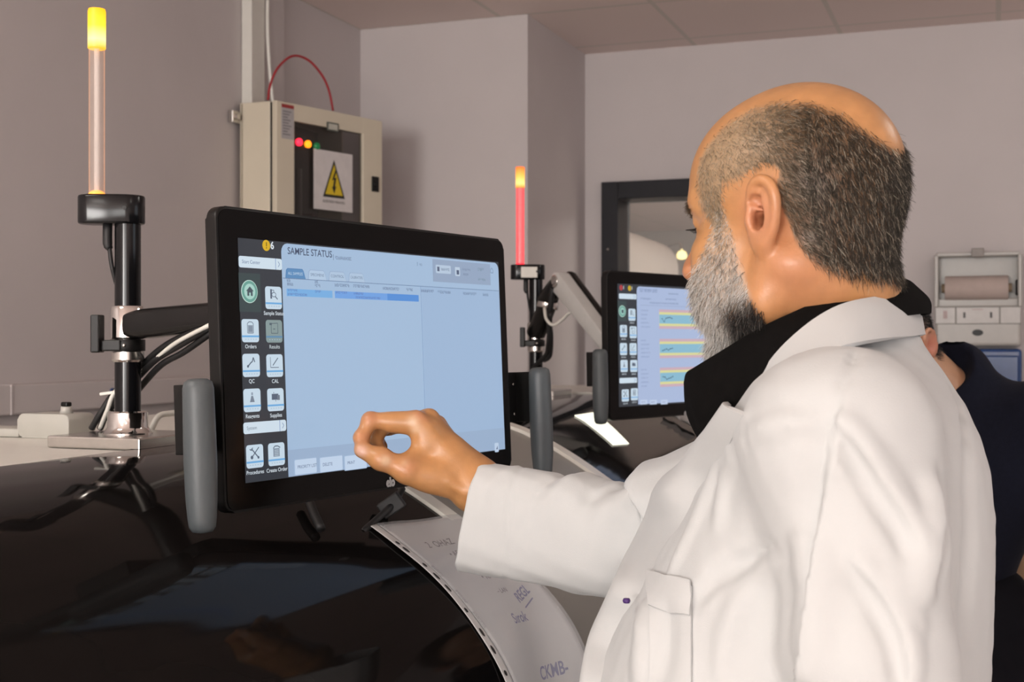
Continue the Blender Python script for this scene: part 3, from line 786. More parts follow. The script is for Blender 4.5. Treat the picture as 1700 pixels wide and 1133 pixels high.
def smear(u, x0, x1, z, h, col, l, seed):
    """a word too small to read: a row of tiny strokes"""
    r = random.Random(seed); x = x0; s = 1 if x1 > x0 else -1
    while x < x1 - h * 0.2:
        w = h * r.uniform(0.35, 0.6)
        kind = r.randrange(4)
        if kind != 2: u.rect(x, x + h * .16, z - h / 2, z + h / 2, col, l)
        if kind in (0, 2): u.rect(x, min(x + w * .8, x1), z + h * .3, z + h * .48, col, l)
        if kind in (1, 2, 3): u.rect(x, min(x + w * .8, x1), z - h * .1, z + h * .1, col, l)
        if kind == 3: u.rect(x + w * .62, x + w * .78, z - h / 2, z + h / 2, col, l)
        if kind in (0, 1): u.rect(x, min(x + w * .8, x1), z - h / 2, z - h * .32, col, l)
        x += w * 1.15

def handle(m, W, side, zc, zh, name):
    hm = mat('handle_grey_%s' % name, (0.080, 0.093, 0.100), 0.45, var=0.05, bump=0.1)
    x = side * (W / 2 + 0.052)
    r = 0.0168
    mb = MB()
    prof = [(0.003, -zh), (r * .62, -zh + .0015), (r * .80, -zh + .006), (r * .86, -zh + .014), (r * .95, -zh * .55), (r, -zh * .1), (r * .98, zh * .3), (r * .95, zh * .75), (r * .94, zh - .010), (r * .84, zh - .0035), (r * .55, zh - .0005), (0.003, zh)]
    mb.add(lathe(prof, 32), T(x, -0.02, zc), 0, True)
    h = mb.build('handle', hm, m, shade=60)
    mb = MB()
    x0, x1 = sorted((side * (W / 2 - 0.02), side * (W / 2 + 0.046)))
    mb.add(box(x0, x1, 0.0165, 0.0205, zc - 0.0, zc + zh - .006)); 
    x0, x1 = sorted((side * (W / 2 + 0.044), side * (W / 2 + 0.048)))
    mb.add(box(x0, x1, -0.022, 0.0205, zc - 0.0, zc + zh - .006, 0.001))
    b_ = mb.build('handle_bracket', black_plastic, m)
    for q in (0.012, 0.055):
        mb = MB(); mb.add(lathe([(0.003, 0), (0.0022, 0.0012)], 12), T(side * (W / 2 + 0.038), 0.0165, zc + q) @ R(90, 'X'), 0, True)
        mb.build('bracket_screw', steel, b_)

# -------- first monitor
W1, H1 = 0.562, 0.3290
fl_z = CAMZ - (597 - CY) / FPX * 1.37
m1, M1, scr1 = monitor((-0.309, 1.372, fl_z), math.radians(32.6), 2.5, W1, H1, .51, .27, 0, 0, 'large touchscreen monitor showing SAMPLE STATUS, in front of the man in the white coat', 0)
u = UI(scr1)
x0, zt_ = scr1(393, 393); _, zb_ = scr1(404, 803); x1, zt2 = scr1(826, 437); xm, _ = scr1(471, 600)
zt_ = (zt_ + zt2) / 2
u.rect(x0, x1, zb_, zt_, DARK, 0)
zb2 = scr1(480, 792)[1]
rr = 0.010
u.poly([(xm + .0, zb2), (x1 - .001, zb2)] + [(x1 - .001, zt_ - .0115)] + [(x1 - .001 - rr + rr * math.cos(a), zt_ - .0015 - rr + rr * math.sin(a)) for a in (0, .4, .8, 1.2, 1.57)] + [(xm + rr + rr * math.cos(a), zt_ - .0015 - rr + rr * math.sin(a)) for a in (1.57, 1.96, 2.35, 2.75, 3.14)], MAIN, 1)
zh_ = scr1(480, 463)[1]
u.rect(xm, x1 - .001, zb2, zb2 + .030, (152, 174, 202), 2)
u.rect(scr1(702, 600)[0], x1 - .0015, zb2 + 0.030, zh_ - .0005, (156, 181, 211), 2)
# status: alert badge, number, bars, icons
bx, bz = scr1(440, 408); u.disc(bx, bz, 0.0062, (214, 172, 30), 2); u.rect(bx - .0006, bx + .0006, bz - .001, bz + .0036, (90, 70, 10), 3); u.rect(bx - .0006, bx + .0006, bz - .0034, bz - .0020, (90, 70, 10), 3)
tx, tz_ = scr1(447, 413.5); u.text('6', tx, tz_, 0.0115, (216, 224, 230), 2, bold=.0003)
bxa, bza = scr1(394, 434.5); bxb = scr1(466, 439)[0]; bar(u, bxa, bxb, bza, 0.0125, 2); q = scr1(399, 438); u.text('Start Center', q[0], q[1] + .0005, 0.0055, (96, 112, 150), 4)
bxa, bza = scr1(402, 712); bxb = scr1(473, 708)[0]; bar(u, bxa, bxb, bza, 0.0125, 2); q = scr1(407, 714.5); u.text('System', q[0], q[1], 0.0055, (110, 124, 140), 4)
hx0, hz1 = scr1(394, 453); hx1, hz0 = scr1(432, 519); u.rect(hx0, hx1, hz0, hz1, (56, 70, 72), 1)
hx, hz = scr1(412, 484.5); u.disc(hx, hz, 0.0126, (196, 224, 214), 2); u.disc(hx, hz, 0.0118, (104, 158, 146), 3); u.disc(hx, hz, 0.0086, (166, 206, 196), 4)
u.poly([(hx - .0058, hz + .0004), (hx + .0058, hz + .0004), (hx, hz + .0056)], (70, 84, 92), 5); u.rect(hx - .0041, hx - .0012, hz - .0048, hz + .0006, (70, 84, 92), 5); u.rect(hx + .0012, hx + .0041, hz - .0048, hz + .0006, (70, 84, 92), 5); u.rect(hx - .0014, hx + .0014, hz - .0012, hz + .0006, (70, 84, 92), 5)
IC = [(452, 495, 'tube', 'Sample Status', 0), (413.5, 549.5, 'clip', 'Orders', 0), (453, 550.5, 'page', 'Results', 1), (415, 607, 'zigzag', 'QC', 0), (454, 607.5, 'chart', 'CAL', 0), (416.5, 665, 'flask', 'Reagents', 0), (455.5, 664, 'box', 'Supplies', 0), (421, 758, 'tools', 'Procedures', 0), (457, 754.5, 'order', 'Create Order', 0)]
for px, py, kd, tx, dis in IC:
    x, z = scr1(px, py); icon(u, x, z, 0.0262, 0.0252, kd, 2, bool(dis)); u.text(tx, x, z - 0.0192, 0.0060, (202, 212, 220) if not dis else (180, 190, 194), 2, 'CENTER', bold=.00008, sx=0.98)
# title and tabs
q = scr1(475, 422.0); q2 = scr1(549, 431)
v_, f_ = text_poly('SAMPLE STATUS', 0.0112); wt = max(p[0] for p in v_)
u.text('SAMPLE STATUS', q[0], q[1], 0.0112, (70, 80, 104), 3, bold=.0001, sx=(q2[0] - q[0]) / wt)
q = scr1(551, 431); u.rect(q[0], q[0] + .0006, q[1] - .001, q[1] + .006, (90, 104, 130), 3); qe = scr1(582, 434); smear(u, scr1(554, 431)[0], qe[0], q[1] + .0022, .0040, (112, 128, 156), 3, 5)
def tab(pa, pb, y0, y1, col, word, ink, seed, sel=False):
    xa, za = scr1(pa, y1); xb = scr1(pb, y1)[0]; zt = scr1((pa + pb) / 2, y0)[1]; h = zh_ - zt; zt = zh_ + 0.0118
    u.poly([(xa - .001, zh_), (xb + .0025, zh_), (xb - .001, zt - .002), (xb - .003, zt), (xa + .003, zt), (xa + .0005, zt - .002)], (150, 172, 202) if not sel else (84, 128, 176), 2)
    u.poly([(xa + .0, zh_), (xb + .0018, zh_), (xb - .0018, zt - .0025), (xb - .0035, zt - .0008), (xa + .0035, zt - .0008), (xa + .0015, zt - .0025)], col, 3)
    v, f = text_poly(word, 0.0046); w = max(p[0] for p in v)
    tw_ = (xb - xa) * 0.80
    u.text(word, (xa + xb) / 2 - tw_ / 2, zh_ + .0044, 0.0046, ink, 4, sx=tw_ / w)
tab(472.5, 503, 441, 457, (92, 138, 184), 'ALL SAMPLES', (190, 210, 228), 1, True); tab(510, 538, 443, 459, (176, 198, 222), 'SPECIMENS', (104, 120, 146), 2)
tab(544, 571, 445, 461, (172, 194, 218), 'CONTROL', (104, 120, 146), 3); tab(577, 602, 447, 463, (172, 194, 218), 'CALIBRATORS', (104, 120, 146), 4)
u.rect(xm, x1 - .0015, zh_ - .0004, zh_ + .0004, (112, 134, 166), 5)
xd = scr1(700, 600)[0]; u.rect(xd - .0004, xd + .0004, zb2 + .030, zh_, (120, 144, 184), 5)
def word(pa, pb, py, seed, h=.0036, col=(104, 120, 150)):
    xa, za = scr1(pa, py); xb = scr1(pb, py)[0]; smear(u, xa, xb, za, h, col, 5, seed)
for k_, (pa, pb, py) in enumerate([(473.5, 479, 465.5), (474, 485, 472), (520, 526, 468), (520, 529, 474.5), (553, 578, 473.5), (584, 611, 475), (633, 660, 479), (672, 683, 481), (696.5, 718, 483), (724, 746, 485), (766, 789, 487.5), (799, 808, 489.5)]): word(pa, pb, py, 20 + k_)
xb0, zb0 = scr1(473, 484); xb1 = scr1(549, 488)[0]; u.rect(xb0, xb1, zb0 - .0055, zb0 + .0030, (118, 172, 222), 5)
xb0 = scr1(553, 488)[0]; xb1 = scr1(692, 494)[0]; u.rect(xb0, xb1, zb0 - .0055, zb0 + .0030, (112, 160, 222), 5); xb2 = scr1(640, 490)[0]; u.rect(xb2, xb1, zb0 - .0055, zb0 + .0030, (86, 142, 212), 6)
for k_, (pa, pb, dz) in enumerate([(474, 490, .0014), (474, 506, -.0032), (520, 530, .0014), (554, 572, .0016), (584, 600, .0012), (587, 628, -.0034)]): smear(u, scr1(pa, 480)[0], scr1(pb, 480)[0], zb0 + dz, .0028, (96, 120, 178), 7, 50 + k_)
# toolbar at the top right
xa, za = scr1(716, 440); xb = scr1(812, 450)[0]; zt = za; u.rect(xa, xb, zt - .022, zt + .0075, (146, 164, 190), 2)
xa = scr1(721, 440)[0]; xb = scr1(746, 440)[0]; u.rect(xa, xb, zt - .0105, zt + .0005, (180, 198, 218), 3, .0015); u.rect(xa + .003, xa + .008, zt - .008, zt - .002, (90, 100, 124), 4); smear(u, xa + .012, xb - .003, zt - .005, .0034, (110, 126, 150), 4, 71)
xa = scr1(753, 440)[0]; xb = scr1(761, 440)[0]; u.rect(xa, xb, zt - .0125, zt - .0005, (186, 202, 220), 3, .0012); u.rect(xa + .003, xb - .0025, zt - .0105, zt - .0045, (84, 96, 122), 4)
smear(u, scr1(765, 440)[0], scr1(778, 440)[0], zt - .003, .003, (120, 136, 160), 4, 72); smear(u, scr1(766, 440)[0], scr1(775, 440)[0], zt - .0095, .003, (120, 136, 160), 4, 73)
smear(u, scr1(791, 440)[0], scr1(801, 440)[0], zt - .001, .0045, (118, 140, 156), 4, 74); smear(u, scr1(791, 440)[0], scr1(803, 440)[0], zt - .0150, .003, (118, 140, 156), 4, 75)
q = scr1(814, 450); u.line([(q[0] - .003, q[1] - .003), (q[0] + .003, q[1] - .003), (q[0] + .003, q[1] + .001), (q[0], q[1] + .004), (q[0] - .003, q[1] + .001), (q[0] - .003, q[1] - .003)], .0008, (110, 128, 158), 4)
q = scr1(689, 438); u.text('1', q[0], q[1] - .003, .0075, (100, 116, 150), 4); smear(u, q[0] + .006, q[0] + .012, q[1] - .001, .003, (120, 136, 166), 4, 77)
# buttons at the foot
for k_, (pa, pb, pya, lab) in enumerate([(487, 523, 776, 'PRIORITY LIST'), (529, 566, 772, 'DELETE'), (570, 606, 769, 'PRINT')]):
    xa, za = scr1(pa, pya); xb = scr1(pb, pya)[0]; u.rect(xa - .001, xb + .001, za - .0095, za + .0085, (160, 182, 210), 3, .0015); u.rect(xa, xb, za - .0088, za + .0078, (190, 208, 230), 4, .0015)
    u.text(lab, xa + .004, za - .0022, .0052, (90, 104, 136), 5)
q = scr1(825, 746); u.rect(q[0] - .009, q[0] + .001, q[1] - .004, q[1] + .009, (186, 204, 226), 4, .002); u.poly([(q[0] - .006, q[1]), (q[0] - .002, q[1]), (q[0] - .002, q[1] + .005)], (90, 104, 136), 5)
u.mb.build('screen', u.mats, m1)
def elo(scr, m, px, py, h):
    """the maker's mark on the bezel"""
    x, z = scr(px, py); mb = MB()
    v, f = text_poly('elo', h * 1.62, 'LEFT', .0012 * h / .0088)
    mb.add(([(x + p[0] * .92, -0.0018, z + p[1]) for p in v], f))
    mb.build('maker_mark', mat('mark_white_%d' % int(px), (0.45, 0.45, 0.45), 0.5), m)
elo(scr1, m1, 640, 808, 0.0088)
handle(m1, W1, -1, -0.098, 0.0785, 'a'); handle(m1, W1, 1, -0.098, 0.0785, 'b')

# -------- second monitor
W2, H2 = 0.560, 0.3205
hd2 = math.radians(42.5)
m2, M2, scr2 = monitor(tuple(at(1009, 574, 2.75)), hd2, 1.0, W2, H2, .5, .27, 0, 0, 'touchscreen monitor showing coloured quality charts, at the second analyzer', 1)
u = UI(scr2)
x0, zt_ = scr2(1024, 471); _, zb_ = scr2(1030, 676); x1 = x0 + 0.49; xm = scr2(1057, 560)[0]
u.rect(x0, x1, zb_, zt_, DARK, 0); MAIN2 = (168, 184, 216)
u.poly([(xm, zb_ + .003), (x1 - .003, zb_ + .003), (x1 - .003, zt_ - .006), (xm + .008, zt_ - .004), (xm + .002, zt_ - .007), (xm, zt_ - .014)], MAIN2, 1)
for px, py, kd in ((1048, 523, 'tube'), (1034, 550, 'clip'), (1050, 552, 'page'), (1034, 580, 'zigzag'), (1050, 580, 'chart'), (1035, 608, 'flask'), (1051, 608, 'box'), (1037, 657, 'tools'), (1052, 655, 'order')):
    x, z = scr2(px, py); icon(u, x, z, 0.0250, 0.0262, kd, 2); smear(u, x - .008, x + .008, z - .0175, .0032, (196, 206, 214), 2, int(px))
hx, hz = scr2(1032, 517); u.rect(hx - .016, hx + .015, hz - .022, hz + .022, (56, 70, 72), 1); u.disc(hx, hz, 0.0126, (176, 210, 198), 2); u.disc(hx, hz, 0.0112, (104, 158, 146), 3); u.disc(hx, hz, 0.0078, (150, 196, 186), 4); u.rect(hx - .0035, hx + .0035, hz - .004, hz + .003, (70, 84, 92), 5)
for px, py in ((1041, 492.5), (1042, 632)):
    x, z = scr2(px, py); bar(u, x - .031, x + .031, z, .0115, 2)
q = scr2(1030, 478); u.disc(q[0], q[1], .006, (170, 60, 66), 2); u.rect(q[0] + .008, q[0] + .0095, q[1] - .003, q[1] + .004, (210, 220, 224), 2)
q = scr2(1044, 479); u.disc(q[0], q[1], .006, (196, 164, 40), 2); u.rect(q[0] + .008, q[0] + .0095, q[1] - .003, q[1] + .004, (210, 220, 224), 2)
q = scr2(1060, 482.5); u.text('TEST REVIEW LEVEY', q[0], q[1] - .003, .0105, (96, 112, 150), 3, sx=0.72); q = scr2(1108, 488); smear(u, q[0], q[0] + .04, q[1], .003, (120, 136, 166), 3, 9)
for k_, (px, py, w) in enumerate([(1062, 496, .04), (1104, 497, .04), (1077, 503, .11)]): q = scr2(px, py); smear(u, q[0], q[0] + w, q[1], .0036, (124, 138, 172), 3, 90 + k_)
q = scr2(1062, 507); u.rect(q[0], x1 - .01, q[1] - .0004, q[1] + .0004, (140, 156, 190), 3)
RED, YEL, CYA = (200, 170, 182), (214, 212, 152), (136, 184, 206)
q0 = scr2(1093, 515)
for py in (530, 579, 627):
    _, zc = scr2(1093, py); xa = q0[0]; xe = x1 - .012
    u.rect(xa, xe, zc - .0215, zc + .0215, RED, 2); u.rect(xa, xe, zc - .0155, zc + .0155, YEL, 3); u.rect(xa, xe, zc - .010, zc + .010, CYA, 4)
    r = random.Random(py); pts = [(xa + .010 + q * .0075, zc + r.uniform(-.005, .005) - .003 + .001 * q) for q in range(6)]
    u.line(pts, .0012, (66, 92, 116), 5)
    for p in pts: u.disc(p[0], p[1], .0017, (56, 80, 104), 6, 8)
    for q in range(5): smear(u, scr2(1063, py)[0], scr2(1063, py)[0] + r.uniform(.018, .034), zc + .018 - q * .009, .003, (136, 150, 184), 3, py * 7 + q)
for k_, px in enumerate((1067, 1083, 1101)): q = scr2(px, 668); u.rect(q[0] - .012, q[0] + .014, q[1] - .005, q[1] + .005, (190, 204, 228), 3, .001); smear(u, q[0] - .008, q[0] + .006, q[1], .003, (124, 138, 172), 4, k_)
u.mb.build('screen', u.mats, m2)
elo(scr2, m2, 1135, 691, 0.0125)
handle(m2, W2, -1, -0.086, 0.0785, 'c'); handle(m2, W2, 1, -0.086, 0.0785, 'd')

# -------- arms and cables belonging to the stands
def build_local(mb, name, m, st, shade=None):
    Mi = Matrix.Rotation(-RZ, 4, 'Z') @ Matrix.Translation(-Vector(st.location))
    mb.v = [tuple(Mi @ Vector(p)) for p in mb.v]
    return mb.build(name, m, st, shade)
arm_black = mat('arm_black', (0.007, 0.0065, 0.0065), 0.22, spec=0.35, var=0.1)
# first stand: flat black arm from hub to the monitor's back
c1 = P1 + Vector((0, 0, 1.466)); e1 = M1 @ Vector((-0.02, 0.055, 0.02))
mb = MB()
dirx = (e1 - c1); dirx.z = 0; L_ = dirx.length; dirx.normalize()
side = Vector((-dirx.y, dirx.x, 0))
G = []
for t in np.linspace(0, 1, 26):
    w = 0.022 if t < .1 else 0.019
    cz = c1.z + 0.006 + 0.026 * t
    hh = np.interp(t, [0, .06, .14, .4, 1], [0.0175, 0.0205, 0.0205, 0.0185, 0.0165])
    ctr = c1 + dirx * (0.012 + (L_ - 0.02) * t); ctr.z = cz
    G.append([ctr + side * (w * np.sign(math.cos(a)) * abs(math.cos(a)) ** .5) + Vector((0, 0, hh * np.sign(math.sin(a)) * abs(math.sin(a)) ** .5)) for a in np.linspace(0, 2 * math.pi, 28, endpoint=False)])
mb.add(gridmesh(G, closed_v=True), None, 0, True); mb.f.append(tuple(range(27, -1, -1))); mb.f.append(tuple(range(25 * 28, 26 * 28))); mb.m += [0, 0]; mb.s += [False, False]
build_local(mb, 'arm', arm_black, st1, 40)
mb = MB(); v = M1 @ Vector((-0.02, 0.0535, 0.02)); mb.add(box(-.05, .05, 0.0495, 0.056, -.05 + .015, .05 + .015, .003), M1); build_local(mb, 'mounting_plate', black_plastic, st1)
def off(p, d): return Vector(p) + d
mb = MB()
A_ = c1 + Vector((-0.012, 0.02, 0)); 
cab_pts = [((352, 545), (300, 575), (262, 598), (232, 628), (205, 655), (180, 690), (170, 712)), ((352, 552), (305, 585), (268, 606), (236, 640), (214, 668), (190, 694), (184, 714)), ((340, 548), (296, 566), (262, 590), (226, 626), (198, 652), (174, 688), (160, 712))]
for k_, pts in enumerate(cab_pts):
    dd = [1.70, 1.75, 1.79, 1.835, 1.835, 1.84, 1.85]
    mb.add(tube([at(p[0] - (4, 0, 8)[k_], p[1], d + .004 * k_) for p, d in zip(pts, dd)], 0.0046, 8), None, 0, True)
build_local(mb, 'cable_bundle', black_rubber, st1)
mb = MB()
mb.add(tube([at(p[0], p[1], d) for p, d in zip(((348, 540), (295, 568), (264, 592), (230, 622), (192, 650), (178, 682), (166, 712)), (1.69, 1.74, 1.78, 1.826, 1.824, 1.825, 1.84))], 0.0032, 8), None, 0, True)
mb.add(box(-.011, .013, -.006, .012, -.0022, .0022, .001), Matrix.Translation(at(180, 653, 1.83)) @ R(-8, 'Y'))
build_local(mb, 'white_cable', white_plastic, st1)
# white cable lying over the top cover
wc = thing('white_cable', 'white cable arching over the analyzer top behind the amber-lit stand', 'cable', tuple(loc(P1, -0.06, 0.20, 1.305)))
mb = MB(); wp = [at(247, 706, 1.90), at(262, 693, 1.915), at(282, 687, 1.93), at(302, 686, 1.94), at(325, 690, 1.95), at(345, 702, 1.96), at(360, 712, 1.96)]
wp[0].z = 1.311; wp[-1].z = 1.311
mb.add(tube(wp, 0.0046, 8), None, 0, True); solo(mb, wc, white_plastic)

# second stand: jointed spring arm
mb = MB()
h2 = P2 + Vector((0, 0, 0))
def px2(px, py, d): return at(px, py, d)
elb = px2(931, 468, 3.30); endp = px2(1050, 622, 3.02); base2 = P2 + Vector((0, 0, 1.47))
mb.add(tube([base2, px2(898, 535, 3.40), px2(909, 505, 3.36), px2(914, 488, 3.35)], [0.026, 0.025, 0.025, 0.024], 16, 5), None, 0, True)
mb.add(tube([px2(905, 500, 3.36), px2(922, 478, 3.32), elb], [0.022, 0.024, 0.022], 16, 5), None, 0, True)
build_local(mb, 'lower_arm', arm_black, st2, 50)
mb = MB(); q = px2(909, 506, 3.36); mb.add(lathe([(0.0265, -.010), (0.028, -.008), (0.028, .008), (0.0265, .010)], 28), Matrix.Translation(q) @ R(12, 'Y'), 0, True); build_local(mb, 'arm_joint', chrome, st2, 40)
mb = MB()
d_ = (endp - elb); Ld = d_.length; d_.normalize()
Ma = Matrix.Translation(elb) @ d_.to_track_quat('X', 'Z').to_matrix().to_4x4()
poly = [(Ld * .98 + .010 * math.cos(a), .016 * math.sin(a)) for a in np.linspace(-1.57, 1.57, 9)] + [(.024 * math.cos(a), .024 * math.sin(a)) for a in np.linspace(1.57, 4.71, 13)]
mb.add(prism(poly, -0.019, 0.019, 0.005, 3), Ma @ R(90, 'X'), 0, True)
arm2 = build_local(mb, 'spring_arm', mat('arm_silver', (0.60, 0.59, 0.57), 0.40, metal=0.0, var=0.03), st2, 40)
mb = MB(); mb.add(lathe([(0.0165, 0), (0.0165, 0.002), (0.013, 0.003)], 24), Ma @ T(0.0, -0.019, 0) @ R(90, 'X'), 0, True); mb.add(lathe([(0.009, 0.003), (0.008, 0.005)], 6), Ma @ T(0, -0.019, 0) @ R(90, 'X'), 0)
Mi = Matrix.Rotation(-RZ, 4, 'Z') @ Matrix.Translation(-Vector(st2.location)); mb.v = [tuple(Mi @ Vector(p)) for p in mb.v]; mb.build('pivot_bolt', steel, arm2)
mb = MB(); mb.add(prism([(p[0], p[1] * .8) for p in poly], 0.02, 0.034, 0.004, 2), Ma @ T(0, 0.0, 0.008) @ R(90, 'X') @ T(0, 0, -.054), 0, True); build_local(mb, 'arm_cover', arm_black, st2, 40)
mb = MB(); mb.add(tube([px2(904, 512, 3.30), px2(907, 530, 3.28), px2(918, 540, 3.27), px2(932, 532, 3.27), px2(945, 520, 3.25), px2(958, 517, 3.23)], 0.0042, 8), None, 0, True); build_local(mb, 'white_cable', white_plastic, st2)
mb = MB()
mb.add(tube([px2(914, 520, 3.28), px2(912, 545, 3.30), px2(910, 572, 3.32), px2(906, 590, 3.36), px2(890, 606, 3.40), px2(882, 618, 3.42)], 0.006, 8), None, 0, True)
mb.add(tube([px2(918, 478, 3.30), px2(912, 530, 3.33), px2(914, 560, 3.35), px2(912, 590, 3.36), px2(903, 598, 3.38)], 0.0075, 8), None, 0, True)
build_local(mb, 'cable_bundle', black_rubber, st2)
mb = MB(); mb.add(box(-.09, .01, 0.0455, 0.060, -.09, .01, .003), M2); mb.add(tube([M2 @ Vector((-.05, .055, -.05)), endp], 0.018, 12, 1)); build_local(mb, 'mounting_plate', black_plastic, st2)

# black leads hanging from the first monitor down to the hood
for k_, (pts, lab, dd) in enumerate([(((512, 828), (521, 852), (533, 878)), 'black lead dropping from the big monitor onto the hood, left of the other lead', (1.56, 1.53, 1.505)), (((668, 812), (652, 838), (622, 866), (602, 884)), 'black lead with a thick plug under the big monitor, by the pale paper', (1.70, 1.66, 1.62, 1.585))]):
    P_ = [at(p[0], p[1], d) for p, d in zip(pts, dd)]
    c_ = thing('monitor_lead', lab, 'cable', tuple(P_[-1]))
    mb = MB(); mb.add(tube(P_, 0.0058 if k_ == 0 else 0.0045, 8), None, 0, True); o = mb.build('lead', black_rubber, None, loc=P_[-1]); o.parent = c_; o.location = (0, 0, 0)
    if k_:
        mb = MB(); mb.add(box(-.011, .011, -.007, .007, -.018, .014, .002), Matrix.Translation(P_[1]) @ R(55, 'Y')); o = mb.build('plug', black_rubber, None, loc=P_[-1]); o.parent = c_; o.location = (0, 0, 0)

# ------------------------------------------------------------------ papers draped over the hood
def hood_pt(P, s, y, off):
    Q, ss = HOOD
    b_ = np.interp(s, ss, Q[:, 0]); z = np.interp(s, ss, Q[:, 1])
    b2 = np.interp(s + .002, ss, Q[:, 0]); z2 = np.interp(s + .002, ss, Q[:, 1])
    t = np.array([b2 - b_, z2 - z]); t /= np.linalg.norm(t); n = np.array([-t[1], t[0]])
    if n.sum() < 0: n = -n
    return P + E1 * float(b_ + n[0] * off) + E2 * y + Vector((0, 0, float(z + n[1] * off)))
HOOD = hood_path(400)
def s_of_b(b): return float(np.interp(b, HOOD[0][:, 0], HOOD[1]))
S0 = s_of_b(0.405)
PW, PL = 0.225, 0.31
def wav(s, y): return 0.004 + 0.0034 * math.sin(s * 24 + y * 38) * (0.3 + 2.0 * max(0, s - .08)) + 0.020 * max(0, (y - .10) / .12) ** 2 * min(1, s * 4) + .010 * max(0, s - .15)
paper_y0 = -0.062
def paper_pt(u_, v_, lift=0.0):
    """u across, v down the sheet, metres"""
    y = paper_y0 + u_ - 0.02 * v_ - 0.10 * max(0, u_ - .06) * (1 - min(1, v_ / .30)) * 0
    return hood_pt(P1, S0 + v_ + 0.12 * (u_) - .004, y, wav(v_, u_) + lift)
def patch(u0, u1, v0, v1, lift, nu=24, nv=40, th=0.0005):
    return sheet([[paper_pt(a, b, lift) for b in np.linspace(v0, v1, nv)] for a in np.linspace(u0, u1, nu)], th)
pk = thing('punched_pocket', 'clear plastic pocket with a punched edge draped over the black hood', 'plastic pocket', tuple(paper_pt(0, 0)))
film, nt, b = new_mat('clear_film'); b.inputs['Base Color'].default_value = (0.85, 0.86, 0.88, 1); b.inputs['Roughness'].default_value = 0.12; b.inputs['Alpha'].default_value = 0.22; b.inputs['Specular IOR Level'].default_value = 0.6
mb = MB(); mb.add(patch(0.016, PW, 0, PL, 0.0028), None, 0, True); o = mb.build('film', film, None, loc=pk.location); o.parent = pk; o.location = (0, 0, 0)
mb = MB(); mb.add(patch(0.0, 0.0165, 0, PL, 0.002, 6, 60), None, 0, True)
for v_ in (0.040, 0.054, 0.084, 0.104, 0.124, 0.158, 0.190, 0.214, 0.244):
    hl = 0.0036 if round(v_ * 1000) in (40, 84, 158, 244) else 0.0060
    pts = [paper_pt(0.0078 + .0030 * math.cos(a), v_ + hl * math.sin(a), 0.0026) for a in np.linspace(0, 6.283, 14, endpoint=False)]
    mb.add(([tuple(p) for p in pts], [tuple(range(14))]), None, 1)
edge_m = mat('pocket_edge', (0.66, 0.65, 0.64), 0.35, var=0.02)
o = mb.build('punched_edge', [edge_m, mat('hole_dark', (0.01, 0.01, 0.01), 0.5)], None, loc=pk.location); o.parent = pk; o.location = (0, 0, 0)
ps = thing('paper_sheet', 'white sheet with handwritten notes inside the clear pocket', 'paper', tuple(paper_pt(0.02, 0)))
mb = MB(); mb.add(patch(0.020, PW - .004, 0.003, PL - .01, 0.0012), None, 0, True)
def ink(s, u0, v0, size, mi_, lift=0.0018, rot=0.0, bold=.0001):
    v, f = text_poly(s, size, 'LEFT', bold, 0.2); c, s_ = math.cos(rot), math.sin(rot)
    pts = [paper_pt(u0 + p[0] * c - p[1] * s_, v0 - (p[0] * s_ + p[1] * c), lift) for p in v]
    mb.add(([tuple(p) for p in pts], f), None, mi_)
ink('2  OHAZ', 0.066, 0.055, 0.017, 1); ink('• AF', 0.092, 0.076, 0.013, 1); ink('• CA', 0.100, 0.104, 0.013, 1); ink('• RF', 0.106, 0.122, 0.014, 1); ink('– LAN', 0.112, 0.146, 0.010, 1)
ink('REGL', 0.148, 0.165, 0.019, 2, rot=.25, bold=.0004); ink('Sırok', 0.100, 0.190, 0.020, 2, bold=.0002); ink('CKMB-', 0.110, 0.265, 0.023, 2, bold=.0004)
pts = [paper_pt(a, b, .0018) for a, b in ((.154, .172), (.186, .162), (.186, .164), (.154, .174))]; mb.add(([tuple(p) for p in pts], [(0, 1, 2, 3)]), None, 2)
for v0, v1 in ((0.0, .016), (.086, .106), (.128, .148), (.162, .184)):
    for q in range(2):
        rr_ = random.Random(int(v0 * 900) + q); v = v0
        while v < v1:
            d = rr_.uniform(.0012, .003); u0 = .0215 + q * .0035
            pts = [paper_pt(a, b, .0019) for a, b in ((u0, v), (u0 + .0016, v), (u0 + .0016, v + d), (u0, v + d))]; mb.add(([tuple(p) for p in pts], [(0, 1, 2, 3)]), None, 1); v += d + .0014
solo(mb, ps, [mat('paper_white', (0.62, 0.61, 0.60), 0.7, var=0.02), mat('ink_black', (0.06, 0.06, 0.07), 0.6), mat('ink_blue', (0.05, 0.06, 0.28), 0.6)])
# a loose white slip by the second analyzer, on the grey panel
sl = thing('paper_sheet', 'crumpled white paper lying behind the dark collar, below the second monitor', 'paper', tuple(loc(P2, 0.36, 0.0, 1.25)))
rr_ = np.random.default_rng(3); n_ = 9
G = [[Vector(loc(P2, .335 + .085 * i / n_ + .005 * rr_.random(), .055 + .11 * j / n_, hood_z(.335 + .085 * i / n_) + .009 + .012 * rr_.random() + .04 * (j / n_) ** 2)) for j in range(n_ + 1)] for i in range(n_ + 1)]
mb = MB(); mb.add(sheet(G, 0.0006), None, 0, True); solo(mb, sl, bpy.data.materials['paper_white'])
# ------------------------------------------------------------------ sculpting with distance fields
def spaced(marks):
    """[(x0, step), (x1, step) ... xend] -> coordinates"""
    out = []
    for (a, st), nx in zip(marks[:-1], marks[1:]):
        b = nx[0] if isinstance(nx, tuple) else nx
        n = max(1, int(round((b - a) / st)))
        out += list(a + (b - a) * np.arange(n) / n)
    e = marks[-1]; out.append(e[0] if isinstance(e, tuple) else e)
    return np.array(out, np.float32)

